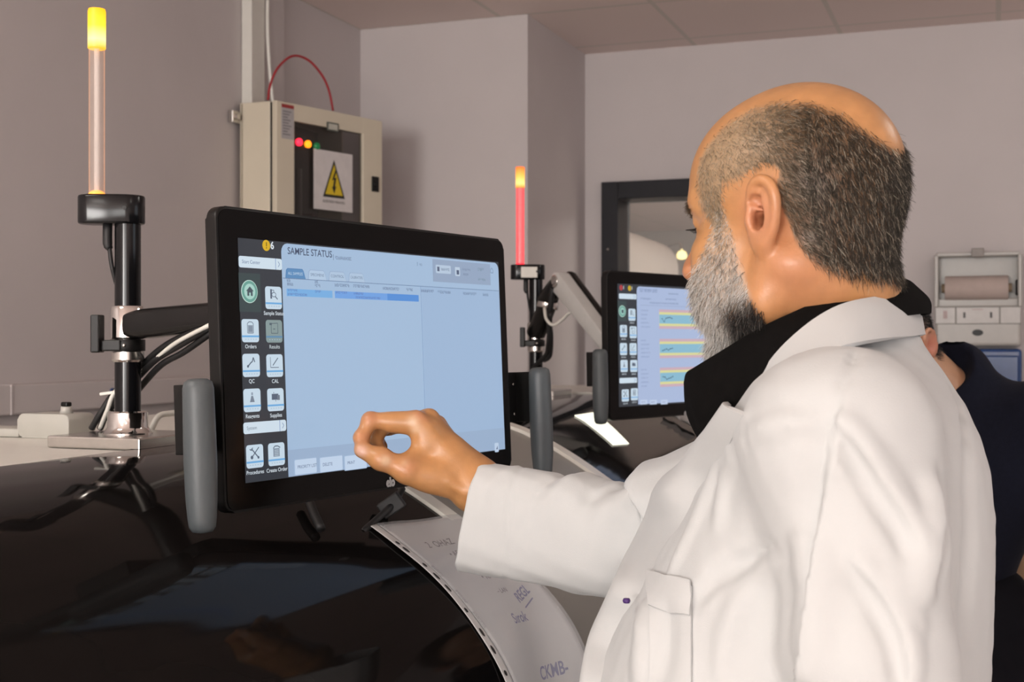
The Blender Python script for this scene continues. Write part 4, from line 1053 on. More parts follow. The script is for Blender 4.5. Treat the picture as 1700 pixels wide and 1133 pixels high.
class Field:
    def __init__(self, xs, ys, zs):
        self.ax = (np.asarray(xs, np.float32), np.asarray(ys, np.float32), np.asarray(zs, np.float32))
        self.f = np.full([len(a) for a in self.ax], 0.5, np.float32)
    def block(self, lo, hi):
        sl = []
        for a, l, h in zip(self.ax, lo, hi):
            i = max(0, int(np.searchsorted(a, l)) - 1); j = min(len(a), int(np.searchsorted(a, h)) + 1)
            sl.append(slice(i, max(j, i + 1)))
        return tuple(sl)
    def pts(self, sl):
        return self.ax[0][sl[0]][:, None, None], self.ax[1][sl[1]][None, :, None], self.ax[2][sl[2]][None, None, :]
    def put(self, d, sl, k, mode='add'):
        g = self.f[sl]
        if mode == 'add':
            h = np.maximum(k - np.abs(g - d), 0) / max(k, 1e-6)
            self.f[sl] = np.minimum(g, d) - h * h * k * 0.25
        else:
            d = -d
            h = np.maximum(k - np.abs(g - d), 0) / max(k, 1e-6)
            self.f[sl] = np.maximum(g, d) + h * h * k * 0.25
    def cap(self, a, b, ra, rb=None, k=0.01, mode='add', sq=(1, 1, 1)):
        """tapered limb from a to b; sq = stretch per axis of the world"""
        a = np.array(a, np.float32); b = np.array(b, np.float32); rb = ra if rb is None else rb
        m = max(ra, rb) * max(sq) + k + 0.012
        sl = self.block(np.minimum(a, b) - m, np.maximum(a, b) + m)
        X, Y, Z_ = self.pts(sl)
        px, py, pz = (X - a[0]) / sq[0], (Y - a[1]) / sq[1], (Z_ - a[2]) / sq[2]
        v = (b - a) / np.array(sq, np.float32); L = float(v @ v) + 1e-12
        t = np.clip((px * v[0] + py * v[1] + pz * v[2]) / L, 0, 1)
        d = np.sqrt((px - t * v[0]) ** 2 + (py - t * v[1]) ** 2 + (pz - t * v[2]) ** 2) - (ra + (rb - ra) * t)
        self.put(d, sl, k, mode)
    def chain(self, P, r, k=0.008, mode='add'):
        r = [r] * len(P) if np.isscalar(r) else r
        for i in range(len(P) - 1): self.cap(P[i], P[i + 1], r[i], r[i + 1], k, mode)
    def ell(self, c, r, k=0.01, mode='add', Rm=None):
        c = np.array(c, np.float32); r = np.array(r, np.float32)
        m = float(r.max()) + k + 0.012
        sl = self.block(c - m, c + m)
        X, Y, Z_ = self.pts(sl); X, Y, Z_ = X - c[0], Y - c[1], Z_ - c[2]
        if Rm is not None:      # columns: local axes in the world
            A = np.array(Rm, np.float32)
            u = X * A[0, 0] + Y * A[1, 0] + Z_ * A[2, 0]; v = X * A[0, 1] + Y * A[1, 1] + Z_ * A[2, 1]; w = X * A[0, 2] + Y * A[1, 2] + Z_ * A[2, 2]
        else: u, v, w = X, Y, Z_
        k0 = np.sqrt((u / r[0]) ** 2 + (v / r[1]) ** 2 + (w / r[2]) ** 2)
        k1 = np.sqrt((u / r[0] ** 2) ** 2 + (v / r[1] ** 2) ** 2 + (w / r[2] ** 2) ** 2)
        d = k0 * (k0 - 1) / (k1 + 1e-9)
        d = np.where(k0 < 1e-3, -r.min(), d)
        self.put(d, sl, k, mode)
    def column(self, tab, F_, L_, k=0.02, p=2.4, mode='add', grow=0.0):
        """upright trunk: rows (z, cx, cy, a sideways, b fore and aft)"""
        tab = np.array(sorted(tab), np.float32)
        z0, z1 = tab[0, 0], tab[-1, 0]
        lo = (tab[:, 1].min() - .4, tab[:, 2].min() - .4, z0 - .03); hi = (tab[:, 1].max() + .4, tab[:, 2].max() + .4, z1 + .03)
        sl = self.block(lo, hi)
        X, Y, Z_ = self.pts(sl)
        zz = np.clip(Z_, z0, z1)
        cx, cy, a, b = [np.interp(zz, tab[:, 0], tab[:, q]).astype(np.float32) for q in (1, 2, 3, 4)]
        a = a + grow; b = b + grow
        f = ((X - cx) * F_[0] + (Y - cy) * F_[1]) / b; l = ((X - cx) * L_[0] + (Y - cy) * L_[1]) / a
        q = (np.abs(f) ** p + np.abs(l) ** p) ** (1 / p)
        d = (q - 1) * np.minimum(a, b)
        dz = np.maximum(z0 - Z_, Z_ - z1)
        d = np.maximum(d, dz)
        self.put(d, sl, k, mode)
    def value(self, p):
        i = []
        for a, q in zip(self.ax, p):
            j = int(np.clip(np.searchsorted(a, q) - 1, 0, len(a) - 2)); i.append((j, float(np.clip((q - a[j]) / (a[j + 1] - a[j]), 0, 1))))
        s = 0.0
        for dx in (0, 1):
            for dy in (0, 1):
                for dz in (0, 1):
                    w = (i[0][1] if dx else 1 - i[0][1]) * (i[1][1] if dy else 1 - i[1][1]) * (i[2][1] if dz else 1 - i[2][1])
                    s += w * float(self.f[i[0][0] + dx, i[1][0] + dy, i[2][0] + dz])
        return s
    def values(self, P):
        P = np.asarray(P, np.float32); I, W = [], []
        for q in range(3):
            a = self.ax[q]; j = np.clip(np.searchsorted(a, P[:, q]) - 1, 0, len(a) - 2); I.append(j); W.append(np.clip((P[:, q] - a[j]) / (a[j + 1] - a[j]), 0, 1))
        s = 0
        for dx in (0, 1):
            for dy in (0, 1):
                for dz in (0, 1):
                    s = s + (W[0] if dx else 1 - W[0]) * (W[1] if dy else 1 - W[1]) * (W[2] if dz else 1 - W[2]) * self.f[I[0] + dx, I[1] + dy, I[2] + dz]
        return s
    def hit(self, px, py, y0=0.7, y1=1.9, n=500):
        """where the sight line of this spot meets the form"""
        ys = np.linspace(y0, y1, n)
        P = np.c_[(px - CX) / FPX * ys, ys, CAMZ - (py - CY) / FPX * ys]
        ok = np.ones(n, bool)
        for q in range(3): ok &= (P[:, q] >= self.ax[q][0]) & (P[:, q] <= self.ax[q][-1])
        v = self.values(P); v[~ok] = 1
        w = np.where(v < 0)[0]
        if not len(w): return None
        i = w[0]
        if i == 0: return P[0]
        t = v[i - 1] / (v[i - 1] - v[i])
        return P[i - 1] + (P[i] - P[i - 1]) * t
    def grad(self, p, e=0.006):
        g = np.array([self.value(np.array(p) + d) - self.value(np.array(p) - d) for d in np.eye(3) * e]); return g / (np.linalg.norm(g) + 1e-9)
    def mesh(self):
        f = self.f; X, Y, Z_ = self.ax
        ins = f < 0
        c = np.zeros([s - 1 for s in f.shape], np.uint8)
        for dx in (0, 1):
            for dy in (0, 1):
                for dz in (0, 1):
                    c += ins[dx:dx + c.shape[0], dy:dy + c.shape[1], dz:dz + c.shape[2]]
        act = (c > 0) & (c < 8)
        I, J, K = np.nonzero(act)
        idx = np.full(act.shape, -1, np.int64); idx[I, J, K] = np.arange(len(I))
        pos = np.zeros((len(I), 3), np.float64); cnt = np.zeros(len(I))
        cor = [(a, b, d) for a in (0, 1) for b in (0, 1) for d in (0, 1)]
        for p in cor:
            for ax in range(3):
                if p[ax]: continue
                q = list(p); q[ax] = 1
                A = f[I + p[0], J + p[1], K + p[2]]; B = f[I + q[0], J + q[1], K + q[2]]
                m = (A < 0) != (B < 0)
                t = np.where(m, A / np.where(m, A - B, 1), 0)
                pa = np.c_[X[I + p[0]], Y[J + p[1]], Z_[K + p[2]]]; pb = np.c_[X[I + q[0]], Y[J + q[1]], Z_[K + q[2]]]
                pos += np.where(m[:, None], pa + (pb - pa) * t[:, None], 0); cnt += m
        pos /= cnt[:, None]
        F_ = []
        for ax in range(3):
            sh = list(f.shape); sh[ax] -= 1
            a = [slice(None)] * 3; b = [slice(None)] * 3; a[ax] = slice(0, -1); b[ax] = slice(1, None)
            m = ins[tuple(a)] != ins[tuple(b)]
            o1, o2 = [(1, 2), (2, 0), (0, 1)][ax]
            i = np.array(np.nonzero(m)).T
            ok = (i[:, o1] > 0) & (i[:, o2] > 0) & (i[:, o1] < f.shape[o1] - 1) & (i[:, o2] < f.shape[o2] - 1)
            i = i[ok]
            flip = ins[tuple(a)][i[:, 0], i[:, 1], i[:, 2]]
            def g(d1, d2):
                j = i.copy(); j[:, o1] -= d1; j[:, o2] -= d2
                return idx[j[:, 0], j[:, 1], j[:, 2]]
            q = np.c_[g(1, 1), g(0, 1), g(0, 0), g(1, 0)]
            q[~flip] = q[~flip][:, ::-1]
            F_.append(q)
        return pos, np.concatenate(F_)

def np_mesh(name, V, Q, mats, parent=None, loc=(0, 0, 0), smooth=True):
    me = bpy.data.meshes.new(name)
    V = np.asarray(V, np.float32) - np.array(loc, np.float32)
    Q = np.asarray(Q, np.int32)
    n = Q.shape[1]
    me.vertices.add(len(V)); me.vertices.foreach_set('co', V.ravel())
    me.loops.add(Q.size); me.loops.foreach_set('vertex_index', Q.ravel())
    me.polygons.add(len(Q)); me.polygons.foreach_set('loop_start', np.arange(len(Q), dtype=np.int32) * n)
    try: me.polygons.foreach_set('loop_total', np.full(len(Q), n, np.int32))
    except Exception: pass
    me.update(calc_edges=True)
    me.polygons.foreach_set('use_smooth', np.full(len(Q), smooth))
    if not isinstance(mats, (list, tuple)): mats = [mats]
    for q in mats: me.materials.append(q)
    ob = bpy.data.objects.new(name, me); COL.objects.link(ob)
    if parent is not None: ob.parent = parent
    return ob

def relax(V, Q, it=2, lam=0.5):
    V = V.copy()
    e = np.concatenate([Q[:, [0, 1]], Q[:, [1, 2]], Q[:, [2, 3]], Q[:, [3, 0]]])
    for _ in range(it):
        s = np.zeros_like(V); c = np.zeros(len(V))
        np.add.at(s, e[:, 0], V[e[:, 1]]); np.add.at(s, e[:, 1], V[e[:, 0]]); np.add.at(c, e[:, 0], 1); np.add.at(c, e[:, 1], 1)
        V += lam * (s / np.maximum(c, 1)[:, None] - V)
    return V

def vnormals(V, Q):
    n = np.cross(V[Q[:, 2]] - V[Q[:, 0]], V[Q[:, 3]] - V[Q[:, 1]])
    N = np.zeros_like(V)
    for q in range(4): np.add.at(N, Q[:, q], n)
    return N / (np.linalg.norm(N, axis=1, keepdims=True) + 1e-12)

def paint(ob, name, cols):
    at_ = ob.data.color_attributes.new(name, 'FLOAT_COLOR', 'POINT')
    c = np.ones((len(cols), 4), np.float32); c[:, :3] = cols
    at_.data.foreach_set('color', c.ravel())

def attr_mat(name, attr, rough, spec=0.4, sss=0.0, bump=0.0, bscale=300.0, sheen=0.0, var=0.06, vscale=90):
    m, nt, b = new_mat(name)
    a = nt.nodes.new('ShaderNodeAttribute'); a.attribute_name = attr
    tc = nt.nodes.new('ShaderNodeTexCoord'); n = nt.nodes.new('ShaderNodeTexNoise'); n.inputs['Scale'].default_value = vscale; n.inputs['Detail'].default_value = 4
    nt.links.new(tc.outputs['Object'], n.inputs['Vector'])
    mr = nt.nodes.new('ShaderNodeMapRange'); mr.inputs['From Min'].default_value = 0.3; mr.inputs['From Max'].default_value = 0.7; mr.inputs['To Min'].default_value = 1 - var; mr.inputs['To Max'].default_value = 1 + var
    nt.links.new(n.outputs['Fac'], mr.inputs['Value'])
    mx = nt.nodes.new('ShaderNodeVectorMath'); mx.operation = 'SCALE'
    nt.links.new(a.outputs['Color'], mx.inputs[0]); nt.links.new(mr.outputs['Result'], mx.inputs['Scale']); nt.links.new(mx.outputs[0], b.inputs['Base Color'])
    b.inputs['Roughness'].default_value = rough; b.inputs['Specular IOR Level'].default_value = spec; b.inputs['Sheen Weight'].default_value = sheen
    if sss:
        b.inputs['Subsurface Weight'].default_value = sss; b.inputs['Subsurface Radius'].default_value = (0.012, 0.005, 0.0025); b.inputs['Subsurface Scale'].default_value = 0.5
    if bump:
        n2 = nt.nodes.new('ShaderNodeTexNoise'); n2.inputs['Scale'].default_value = bscale; n2.inputs['Detail'].default_value = 2
        nt.links.new(tc.outputs['Object'], n2.inputs['Vector'])
        bp = nt.nodes.new('ShaderNodeBump'); bp.inputs['Strength'].default_value = bump; bp.inputs['Distance'].default_value = 0.001
        nt.links.new(n2.outputs['Fac'], bp.inputs['Height']); nt.links.new(bp.outputs['Normal'], b.inputs['Normal'])
    return m

def strands(name, roots, dirs, normals, lens, rad, cols, m, parent, loc, droop=0.0, curl=0.0, nseg=3, rng=None):
    """tapered hairs as one mesh"""
    n = len(roots)
    k = 3
    P = roots.copy(); D = dirs.copy()
    rings = []
    for s in range(nseg + 1):
        rings.append(P.copy())
        D = D + np.array([0, 0, -1.0]) * droop / nseg + (rng.normal(size=D.shape) * curl / nseg if curl else 0)
        D /= np.linalg.norm(D, axis=1, keepdims=True)
        P = P + D * (lens[:, None] / nseg)
    A = np.cross(dirs, rng.normal(size=dirs.shape)); A /= np.linalg.norm(A, axis=1, keepdims=True) + 1e-9
    B = np.cross(dirs, A)
    V = []; 
    for s in range(nseg + 1):
        r = rad * (1.0 - 0.75 * s / nseg)
        for q in range(k):
            a = 2 * math.pi * q / k
            V.append(rings[s] + (A * math.cos(a) + B * math.sin(a)) * r[:, None])
    V = np.stack(V, 1).reshape(-1, 3)
    base = (np.arange(n) * k * (nseg + 1))[:, None]
    Q = []
    for s in range(nseg):
        for q in range(k):
            Q.append(np.c_[base + s * k + q, base + s * k + (q + 1) % k, base + (s + 1) * k + (q + 1) % k, base + (s + 1) * k + q])
    Q = np.concatenate(Q)
    ob = np_mesh(name, V, Q, m, parent, loc)
    paint(ob, 'Col', np.repeat(cols, k * (nseg + 1), axis=0))
    return ob

def surf_sample(V, Q, w, n, rng):
    """random spots on faces, chance by area and vertex weight"""
    a = np.linalg.norm(np.cross(V[Q[:, 2]] - V[Q[:, 0]], V[Q[:, 3]] - V[Q[:, 1]]), axis=1) * w[Q].mean(1)
    c = np.cumsum(a); f = np.searchsorted(c, rng.random(n) * c[-1]); f = np.clip(f, 0, len(Q) - 1)
    u, v = rng.random(n)[:, None], rng.random(n)[:, None]
    q = Q[f]
    P = (V[q[:, 0]] * (1 - u) + V[q[:, 1]] * u) * (1 - v) + (V[q[:, 3]] * (1 - u) + V[q[:, 2]] * u) * v
    return P, f
# ------------------------------------------------------------------ the man in the white coat
BASE = (0.29, 1.21, 0.0)
FB = np.array([-0.937, 0.349, 0.0]); LB = np.array([-0.349, -0.937, 0.0])     # body: forward, left
rng = np.random.default_rng(5)
# head frame
def head_frame(yaw, pitch, roll=0.0):
    f = np.array([math.cos(yaw), math.sin(yaw), 0.0]); l = np.array([-math.sin(yaw), math.cos(yaw), 0.0]); u = np.array([0, 0, 1.0])
    c, s = math.cos(pitch), math.sin(pitch)
    f2 = f * c - u * s; u2 = u * c + f * s
    c, s = math.cos(roll), math.sin(roll)
    l2 = l * c + u2 * s; u3 = u2 * c - l * s
    return np.c_[f2, l2, u3]
HC = np.array([0.2540, 1.150, 1.5505])
HR = head_frame(math.radians(180 - 41.0), math.radians(7.0), 0.0)
HS = 0.97
def hp(x, y, z): return HC + HR @ (np.array([x, y, z]) * HS)
def to_head(P): return ((P - HC) @ HR) / HS

# landmarks
NB = np.array([0.312, 1.200, 1.44])                  # base of the neck
SH_L = np.array([0.252, 1.020, 1.372]); EL_L = np.array([0.300, 0.985, 1.09]); WR_L = np.array([0.185, 1.03, 0.90])
SH_R = np.array([0.378, 1.385, 1.375]); EL_R = np.array([0.175, 1.405, 1.205]); WR_R = np.array(at(783, 810, 1.452))
def W_(px, py, d): return np.array(at(px, py, d))

xs = spaced([(-0.20, .0018), (0.0, .006), (0.125, .0024), (0.15, .0020), (0.37, .006), 0.60])
ys = spaced([(0.90, .008), (1.02, .0022), (1.29, .004), (1.38, .0018), (1.53, .006), 1.70])
zs = spaced([(0.0, .014), (1.21, .0020), (1.385, .0020), (1.71, .004), 1.74])
bf = Field(xs, ys, zs)
# trunk, legs, arms (under the clothes)
bf.column([(0.86, .30, 1.21, .16, .11), (1.0, .285, 1.215, .165, .14), (1.13, .28, 1.21, .165, .13), (1.28, .305, 1.205, .175, .115), (1.37, .325, 1.20, .15, .080), (1.40, .335, 1.20, .09, .05)], FB, LB, 0.03, 2.2)
for s in (1, -1):
    hip = np.array([.31, 1.215, .90]) + LB * .09 * s; kn = np.array([.295, 1.215, .48]) + LB * .10 * s; an = np.array([.32, 1.21, .09]) + LB * .11 * s
    bf.cap(hip, kn, .085, .056, .03); bf.cap(kn, an, .056, .038, .02); bf.cap(an, an + FB * .16 + np.array([0, 0, -.055]), .038, .028, .02)
    sh = NB + LB * .17 * s + np.array([0, 0, -.065])
    bf.cap(NB + np.array([0, 0, -.055]), sh, .045, .042, .03)
bf.cap(SH_L, EL_L, .048, .04, .03); bf.cap(EL_L, WR_L, .038, .027, .02); bf.cap(WR_L, WR_L + FB * .07 + np.array([0, 0, -.06]), .03, .022, .02)
bf.cap(SH_R, EL_R, .048, .040, .03); bf.cap(EL_R, WR_R + np.array([.06, -.015, -.030]), .036, .024, .02)
# neck
bf.cap(hp(-.026, 0, -.02), NB + np.array([0, 0, -.01]), .053, .061, .03)
bf.cap(hp(-.012, .0, -.05), NB + FB * .03, .052, .052, .03)
bf.cap(hp(-.022, .056, -.04), NB + FB * .05 + LB * .03, .013, .014, .025); bf.cap(hp(-.022, -.056, -.04), NB + FB * .05 - LB * .03, .013, .014, .025)
# ---- head
def he(c, r, k=.012, mode='add', rot=None):
    A = HR if rot is None else HR @ rot
    bf.ell(hp(*c), np.array(r) * HS, k, mode, A)
def hc(a, b, ra, rb=None, k=.01, mode='add'): bf.cap(hp(*a), hp(*b), ra * HS, None if rb is None else rb * HS, k, mode)
he((-.006, 0, .045), (.0985, .0765, .086), .01)
he((.030, 0, .043), (.066, .066, .070), .02)
he((-.034, 0, .010), (.057, .063, .060), .02)
he((.030, 0, -.02), (.052, .060, .062), .02)
he((.052, 0, -.045), (.044, .048, .062), .02)
for s in (1, -1):
    hc((-.004, s * .058, -.035), (.012, s * .055, -.068), .014, .014, .02); hc((.012, s * .055, -.068), (.072, s * .020, -.102), .014, .016, .02)
    he((.056, s * .045, -.012), (.028, .019, .017), .018)
    hc((.090, s * .010, .032), (.072, s * .046, .034), .010, .009, .014)
    he((.100, s * .034, .010), (.018, .018, .0125), .012, 'sub')
    bf.ell(hp(.0735, s * .0315, .011), np.array([.0130] * 3) * HS, .002, 'add')
    hc((.079, s * .019, .019), (.080, s * .043, .017), .0040, .0038, .006)      # lids
    hc((.0775, s * .019, .003), (.077, s * .043, .004), .0036, .0034, .006)
    he((.108, s * .0135, -.024), (.0115, .0085, .009), .006)
    he((.055, s * .052, -.05), (.03, .02, .04), .02)
he((.078, 0, -.105), (.022, .024, .018), .018)
hc((.092, 0, .016), (.114, 0, -.017), .0075, .0105, .012)
he((.1125, 0, -.020), (.0100, .0098, .0085), .006)
hc((.088, 0, -.06), (.088, 0, -.066), .016, .016, .016)
hc((.097, -.018, -.060), (.097, .018, -.060), .0065, .0065, .006); hc((.095, -.016, -.070), (.095, .016, -.070), .0065, .0065, .006)
# ---- ears
EARP = []
for s in (1, -1):
    # plate stands off the skull, open to the front
    tilt = math.radians(9)
    ex = np.array([-math.cos(tilt), s * math.sin(tilt), 0.0])        # towards the back rim
    ez = np.array([-.16, s * .10, 1.0]); ez /= np.linalg.norm(ez)
    ex = ex - ez * ex.dot(ez); ex /= np.linalg.norm(ex)
    en = np.cross(ez, ex) * (1 if s < 0 else -1); en = en * np.sign(en[1] * s)
    o = np.array([.003, s * .0735, .005])
    def ep(a, b, c=0.0): return tuple(o + (ex * a + ez * b + en * c) * .91)
    Rloc = np.c_[ex, ez, en]
    A = HR @ Rloc
    bf.ell(hp(*ep(.015, .005, .0015)), np.array([.0165, .031, .0045]) * HS, .004, 'add', A)
    bf.ell(hp(*ep(.007, -.003, .0)), np.array([.012, .024, .009]) * HS, .008, 'add', A)
    rim = [ep(.001, .012, .003), ep(.002, .024, .005), ep(.008, .033, .0065), ep(.017, .0355, .007), ep(.026, .031, .007), ep(.0315, .020, .007), ep(.032, .006, .0065), ep(.0285, -.008, .006), ep(.022, -.019, .005), ep(.015, -.027, .004)]
    bf.chain([hp(*p) for p in catmull(rim, 3)], .0040 * HS, .003)
    ah = [ep(.020, .026, .003), ep(.0215, .014, .0055), ep(.022, .003, .006), ep(.019, -.007, .0055), ep(.013, -.013, .005)]
    bf.chain([hp(*p) for p in catmull(ah, 3)], .0034 * HS, .004)
    bf.chain([hp(*p) for p in catmull([ep(.0215, .014, .0055), ep(.013, .022, .004), ep(.007, .026, .003)], 3)], .0024 * HS, .004)
    bf.ell(hp(*ep(.012, -.024, .002)), np.array([.0105, .0125, .0055]) * HS, .006, 'add', A)
    bf.ell(hp(*ep(.0115, .0005, .0050)), np.array([.0088, .0118, .0105]) * HS, .003, 'sub', A)      # concha
    bf.ell(hp(*ep(.009, .0155, .0070)), np.array([.0075, .0055, .006]) * HS, .003, 'sub', A)
    bf.cap(hp(*ep(.0085, -.003, .004)), hp(*ep(.006, -.003, -.022)), .0060 * HS, .0045 * HS, .003, 'sub')
    bf.ell(hp(*ep(.000, -.003, .005)), np.array([.0042, .0062, .0050]) * HS, .004, 'add', A)      # tragus
    bf.cap(hp(*ep(.002, .009, .003)), hp(*ep(.014, .0065, .002)), .0023 * HS, .0018 * HS, .003)     # crus
    EARP.append([hp(*ep(.013, .004, .0)), s])
# ---- right hand: pinched thumb and forefinger, seen from the thumb side
wr = WR_R
D0 = 1.452
mc = {'i': W_(690, 699, 1.447), 'm': W_(712, 696, 1.468), 'r': W_(725, 706, 1.489), 'p': W_(735, 722, 1.506)}
wr_i, wr_m, wr_r, wr_p = W_(772, 790, 1.447), W_(776, 788, 1.458), W_(778, 794, 1.468), W_(778, 806, 1.474)
bf.cap(wr + np.array([.06, -.015, -.030]), wr + np.array([.015, -.004, -.004]), .024, .0245, .02); bf.cap(wr + np.array([.015, -.004, -.004]), wr, .0245, .0255, .02); bf.cap(W_(790, 800, 1.462), W_(778, 798, 1.466), .025, .0235, .015)
for a, b, r0, r1 in ((wr_i, mc['i'], .0155, .0112), (wr_m, mc['m'], .016, .0118), (wr_r, mc['r'], .0155, .0112), (wr_p, mc['p'], .0145, .0105)):
    bf.cap(a, b, r0, r1, .016)
bf.cap(W_(740, 768, 1.455), W_(716, 728, 1.458), .017, .013, .016)
bf.cap(W_(752, 757, 1.456), W_(790, 794, 1.462), .017, .021, .016)
def finger(P, r, k=.0035):
    for i in range(len(P) - 1): bf.cap(P[i], P[i + 1], r[i], r[i + 1], k)
    for i in range(1, len(P) - 1): bf.ell(P[i], [r[i] * 1.08] * 3, .004)
# forefinger: knuckle, two bends, tip
finger([mc['i'], W_(615, 699, 1.445), W_(600, 727, 1.437), W_(602, 744, 1.432)], [.0112, .0092, .0080, .0068])
bf.cap(W_(690, 706, 1.447), W_(650, 704, 1.447), .0115, .0095, .008)
finger([mc['m'], W_(636, 706, 1.472), W_(622, 731, 1.464), W_(633, 751, 1.452)], [.0112, .0092, .0082, .0070])
finger([mc['r'], W_(643, 708, 1.492), W_(622, 722, 1.484), W_(634, 742, 1.472)], [.0108, .0088, .0078, .0068])
finger([mc['p'], W_(682, 706, 1.514), W_(660, 704, 1.500), W_(648, 714, 1.490)], [.0098, .0078, .0068, .0060])
# thumb leaves the side of the palm
finger([W_(744, 800, 1.444), W_(676, 782, 1.428), W_(632, 762, 1.424), W_(601, 748, 1.4265)], [.0180, .0128, .0112, .0086], .008)
bf.ell(W_(718, 790, 1.440), [.026, .017, .016], .014)
bf.cap(W_(672, 776, 1.430), W_(702, 742, 1.446), .0085, .011, .014)      # web
bf.cap(W_(712, 738, 1.452), W_(706, 716, 1.452), .010, .011, .012)
# nails
bf.ell(W_(601, 752, 1.4210), [.0065, .0022, .0060], .0012)
# soft wrist creases and tendons
bf.cap(W_(770, 782, 1.437), W_(706, 704, 1.440), .0022, .0018, .008)
bf.cap(W_(768, 816, 1.428), W_(745, 800, 1.426), .003, .003, .008)
V, Q = bf.mesh()
V = relax(V, Q, 2, 0.4)
N = vnormals(V, Q)
# colours of the skin
hl = to_head(V)
skin = np.tile(np.array([0.50, 0.245, 0.098]), (len(V), 1))
nz = lambda s, sd: np.sin(V @ np.array([s, s * .7, -s * .9]) + sd) * np.sin(V @ np.array([-s * .6, s * 1.1, s * .8]) + 2 * sd)
skin *= (1 + 0.05 * nz(70, 1) + 0.03 * nz(190, 2))[:, None]
def blend(m, c, k=1.0):
    global skin
    m = np.clip(m * k, 0, 1)[:, None]; skin = skin * (1 - m) + np.array(c) * m
def spot(c, r): return np.exp(-np.sum((V - np.array(c)) ** 2, axis=1) / (r * r))
for c, s in EARP: blend(spot(c, .024), (0.56, 0.235, 0.140), .8)
inhead = (hl[:, 2] > -.16) & (np.abs(hl[:, 1]) < .12) & (np.abs(hl[:, 0]) < .16)
blend(np.where(inhead, np.exp(-((hl[:, 0] + .025) / .035) ** 2 - ((hl[:, 2] + .045) / .04) ** 2) * (np.abs(hl[:, 1]) > .03), 0), (0.50, 0.205, 0.120), .5)
blend(np.where(inhead & (hl[:, 0] > .095), np.exp(-((hl[:, 2] + .02) / .02) ** 2), 0), (0.52, 0.20, 0.11), .6)
hand = V[:, 0] < .0
for q in ((698, 690, 1.437), (615, 694, 1.437), (600, 727, 1.429), (640, 765, 1.415), (676, 776, 1.417)): blend(np.where(hand, spot(W_(*q), .010), 0), (0.54, 0.225, 0.125), .6)
for q, r in (((686, 700, 1.437), .0062), ((690, 712, 1.437), .005), ((640, 765, 1.4125), .0055), ((672, 772, 1.418), .004)): blend(np.where(hand, spot(W_(*q), r) * 1.6, 0), (0.64, 0.43, 0.27), .8)  # pale knuckle spots: highlights painted into the skin colour
blend(np.where(hand, spot(W_(599, 749, 1.418), .0065) * 1.5, 0), (0.60, 0.36, 0.27), .9)

# ---- hair masks on the head (head frame: x forward, y left, z up)
def smooth(x, a, b): t = np.clip((x - a) / (b - a), 0, 1); return t * t * (3 - 2 * t)
def hair_mask(h):
    x, y, z = h[:, 0], np.abs(h[:, 1]), h[:, 2]
    top = np.interp(x, [-.11, -.095, -.075, -.05, -.02, .005, .03, .05, .062, .07], [.044, .062, .085, .099, .106, .106, .098, .084, .068, .05])
    m = smooth(top - z, -.004, .010)
    low = np.interp(x, [-.11, -.07, -.045, -.030, -.022, .0, .03, .045, .06], [-.060, -.058, -.045, -.020, .020, .040, .040, -.005, .02])
    m *= smooth(z - low, -.006, .008)
    m *= smooth(.066 - x, -.003, .010) * (h[:, 2] > -.09)
    return m * (np.abs(h[:, 1]) > -.01)
def beard_mask(h):
    x, y, z = h[:, 0], np.abs(h[:, 1]), h[:, 2]
    up = np.interp(x, [.02, .035, .05, .06, .075, .09, .11], [.03, .030, .012, -.014, -.030, -.036, -.032])
    m = smooth(up - z, -.003, .010)
    back = np.interp(z, [-.15, -.12, -.10, -.08, -.06, -.03, .0, .03], [.035, .024, .012, .006, .014, .026, .030, .036])
    m *= smooth(x - back, -.003, .006)
    m *= smooth(.112 - x, 0, .006) * smooth(z + .15, 0, .012)
    # lips stay bare
    return m
near = (np.abs(hl[:, 0]) < .14) & (np.abs(hl[:, 1]) < .1) & (hl[:, 2] > -.135) & (hl[:, 2] < .16)
isneck = (hl[:, 2] < -.07) & (hl[:, 0] < .03)
ear_zone = np.zeros(len(V))
for c, s in EARP: ear_zone = np.maximum(ear_zone, (np.linalg.norm((V - c) * np.array([1, 1, .72]), axis=1) < .030) & (np.abs(hl[:, 1]) > .0745))
ear_zone = ear_zone.astype(float)
hm_ = np.where(near, hair_mask(hl), 0) * (1 - ear_zone) * (~isneck)
bm_ = np.where(near, beard_mask(hl), 0) * (1 - ear_zone)
def hair_tone(h):
    x, z = h[:, 0], h[:, 2]
    g = smooth(x, -.060, .025) * .85 + .2 * smooth(z, .02, .09) * smooth(x, -.08, .0)
    dark = np.array([0.040, 0.034, 0.026]); light = np.array([0.34, 0.27, 0.18])
    return dark + (light - dark) * np.clip(g, 0, 1)[:, None]
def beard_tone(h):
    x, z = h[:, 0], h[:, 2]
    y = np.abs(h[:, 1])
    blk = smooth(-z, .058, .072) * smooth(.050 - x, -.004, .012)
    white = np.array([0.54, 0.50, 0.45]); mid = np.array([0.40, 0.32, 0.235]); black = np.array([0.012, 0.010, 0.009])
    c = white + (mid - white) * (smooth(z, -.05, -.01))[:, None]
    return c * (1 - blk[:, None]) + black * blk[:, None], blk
sk2 = skin.copy()
t1 = hair_tone(hl); t2, _ = beard_tone(hl)
skin = skin * (1 - .72 * hm_[:, None]) + t1 * .72 * hm_[:, None]
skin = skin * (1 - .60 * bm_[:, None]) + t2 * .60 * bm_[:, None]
skin_m = attr_mat('skin', 'Col', 0.37, 0.5, sss=0.12, bump=0.16, bscale=420, var=0.05)
man = np_mesh('person', V, Q, skin_m, None, BASE)
man.location = BASE
tag(man, 'bald bearded man in a white lab coat reaching towards the large touchscreen', 'person')
paint(man, 'Col', skin)
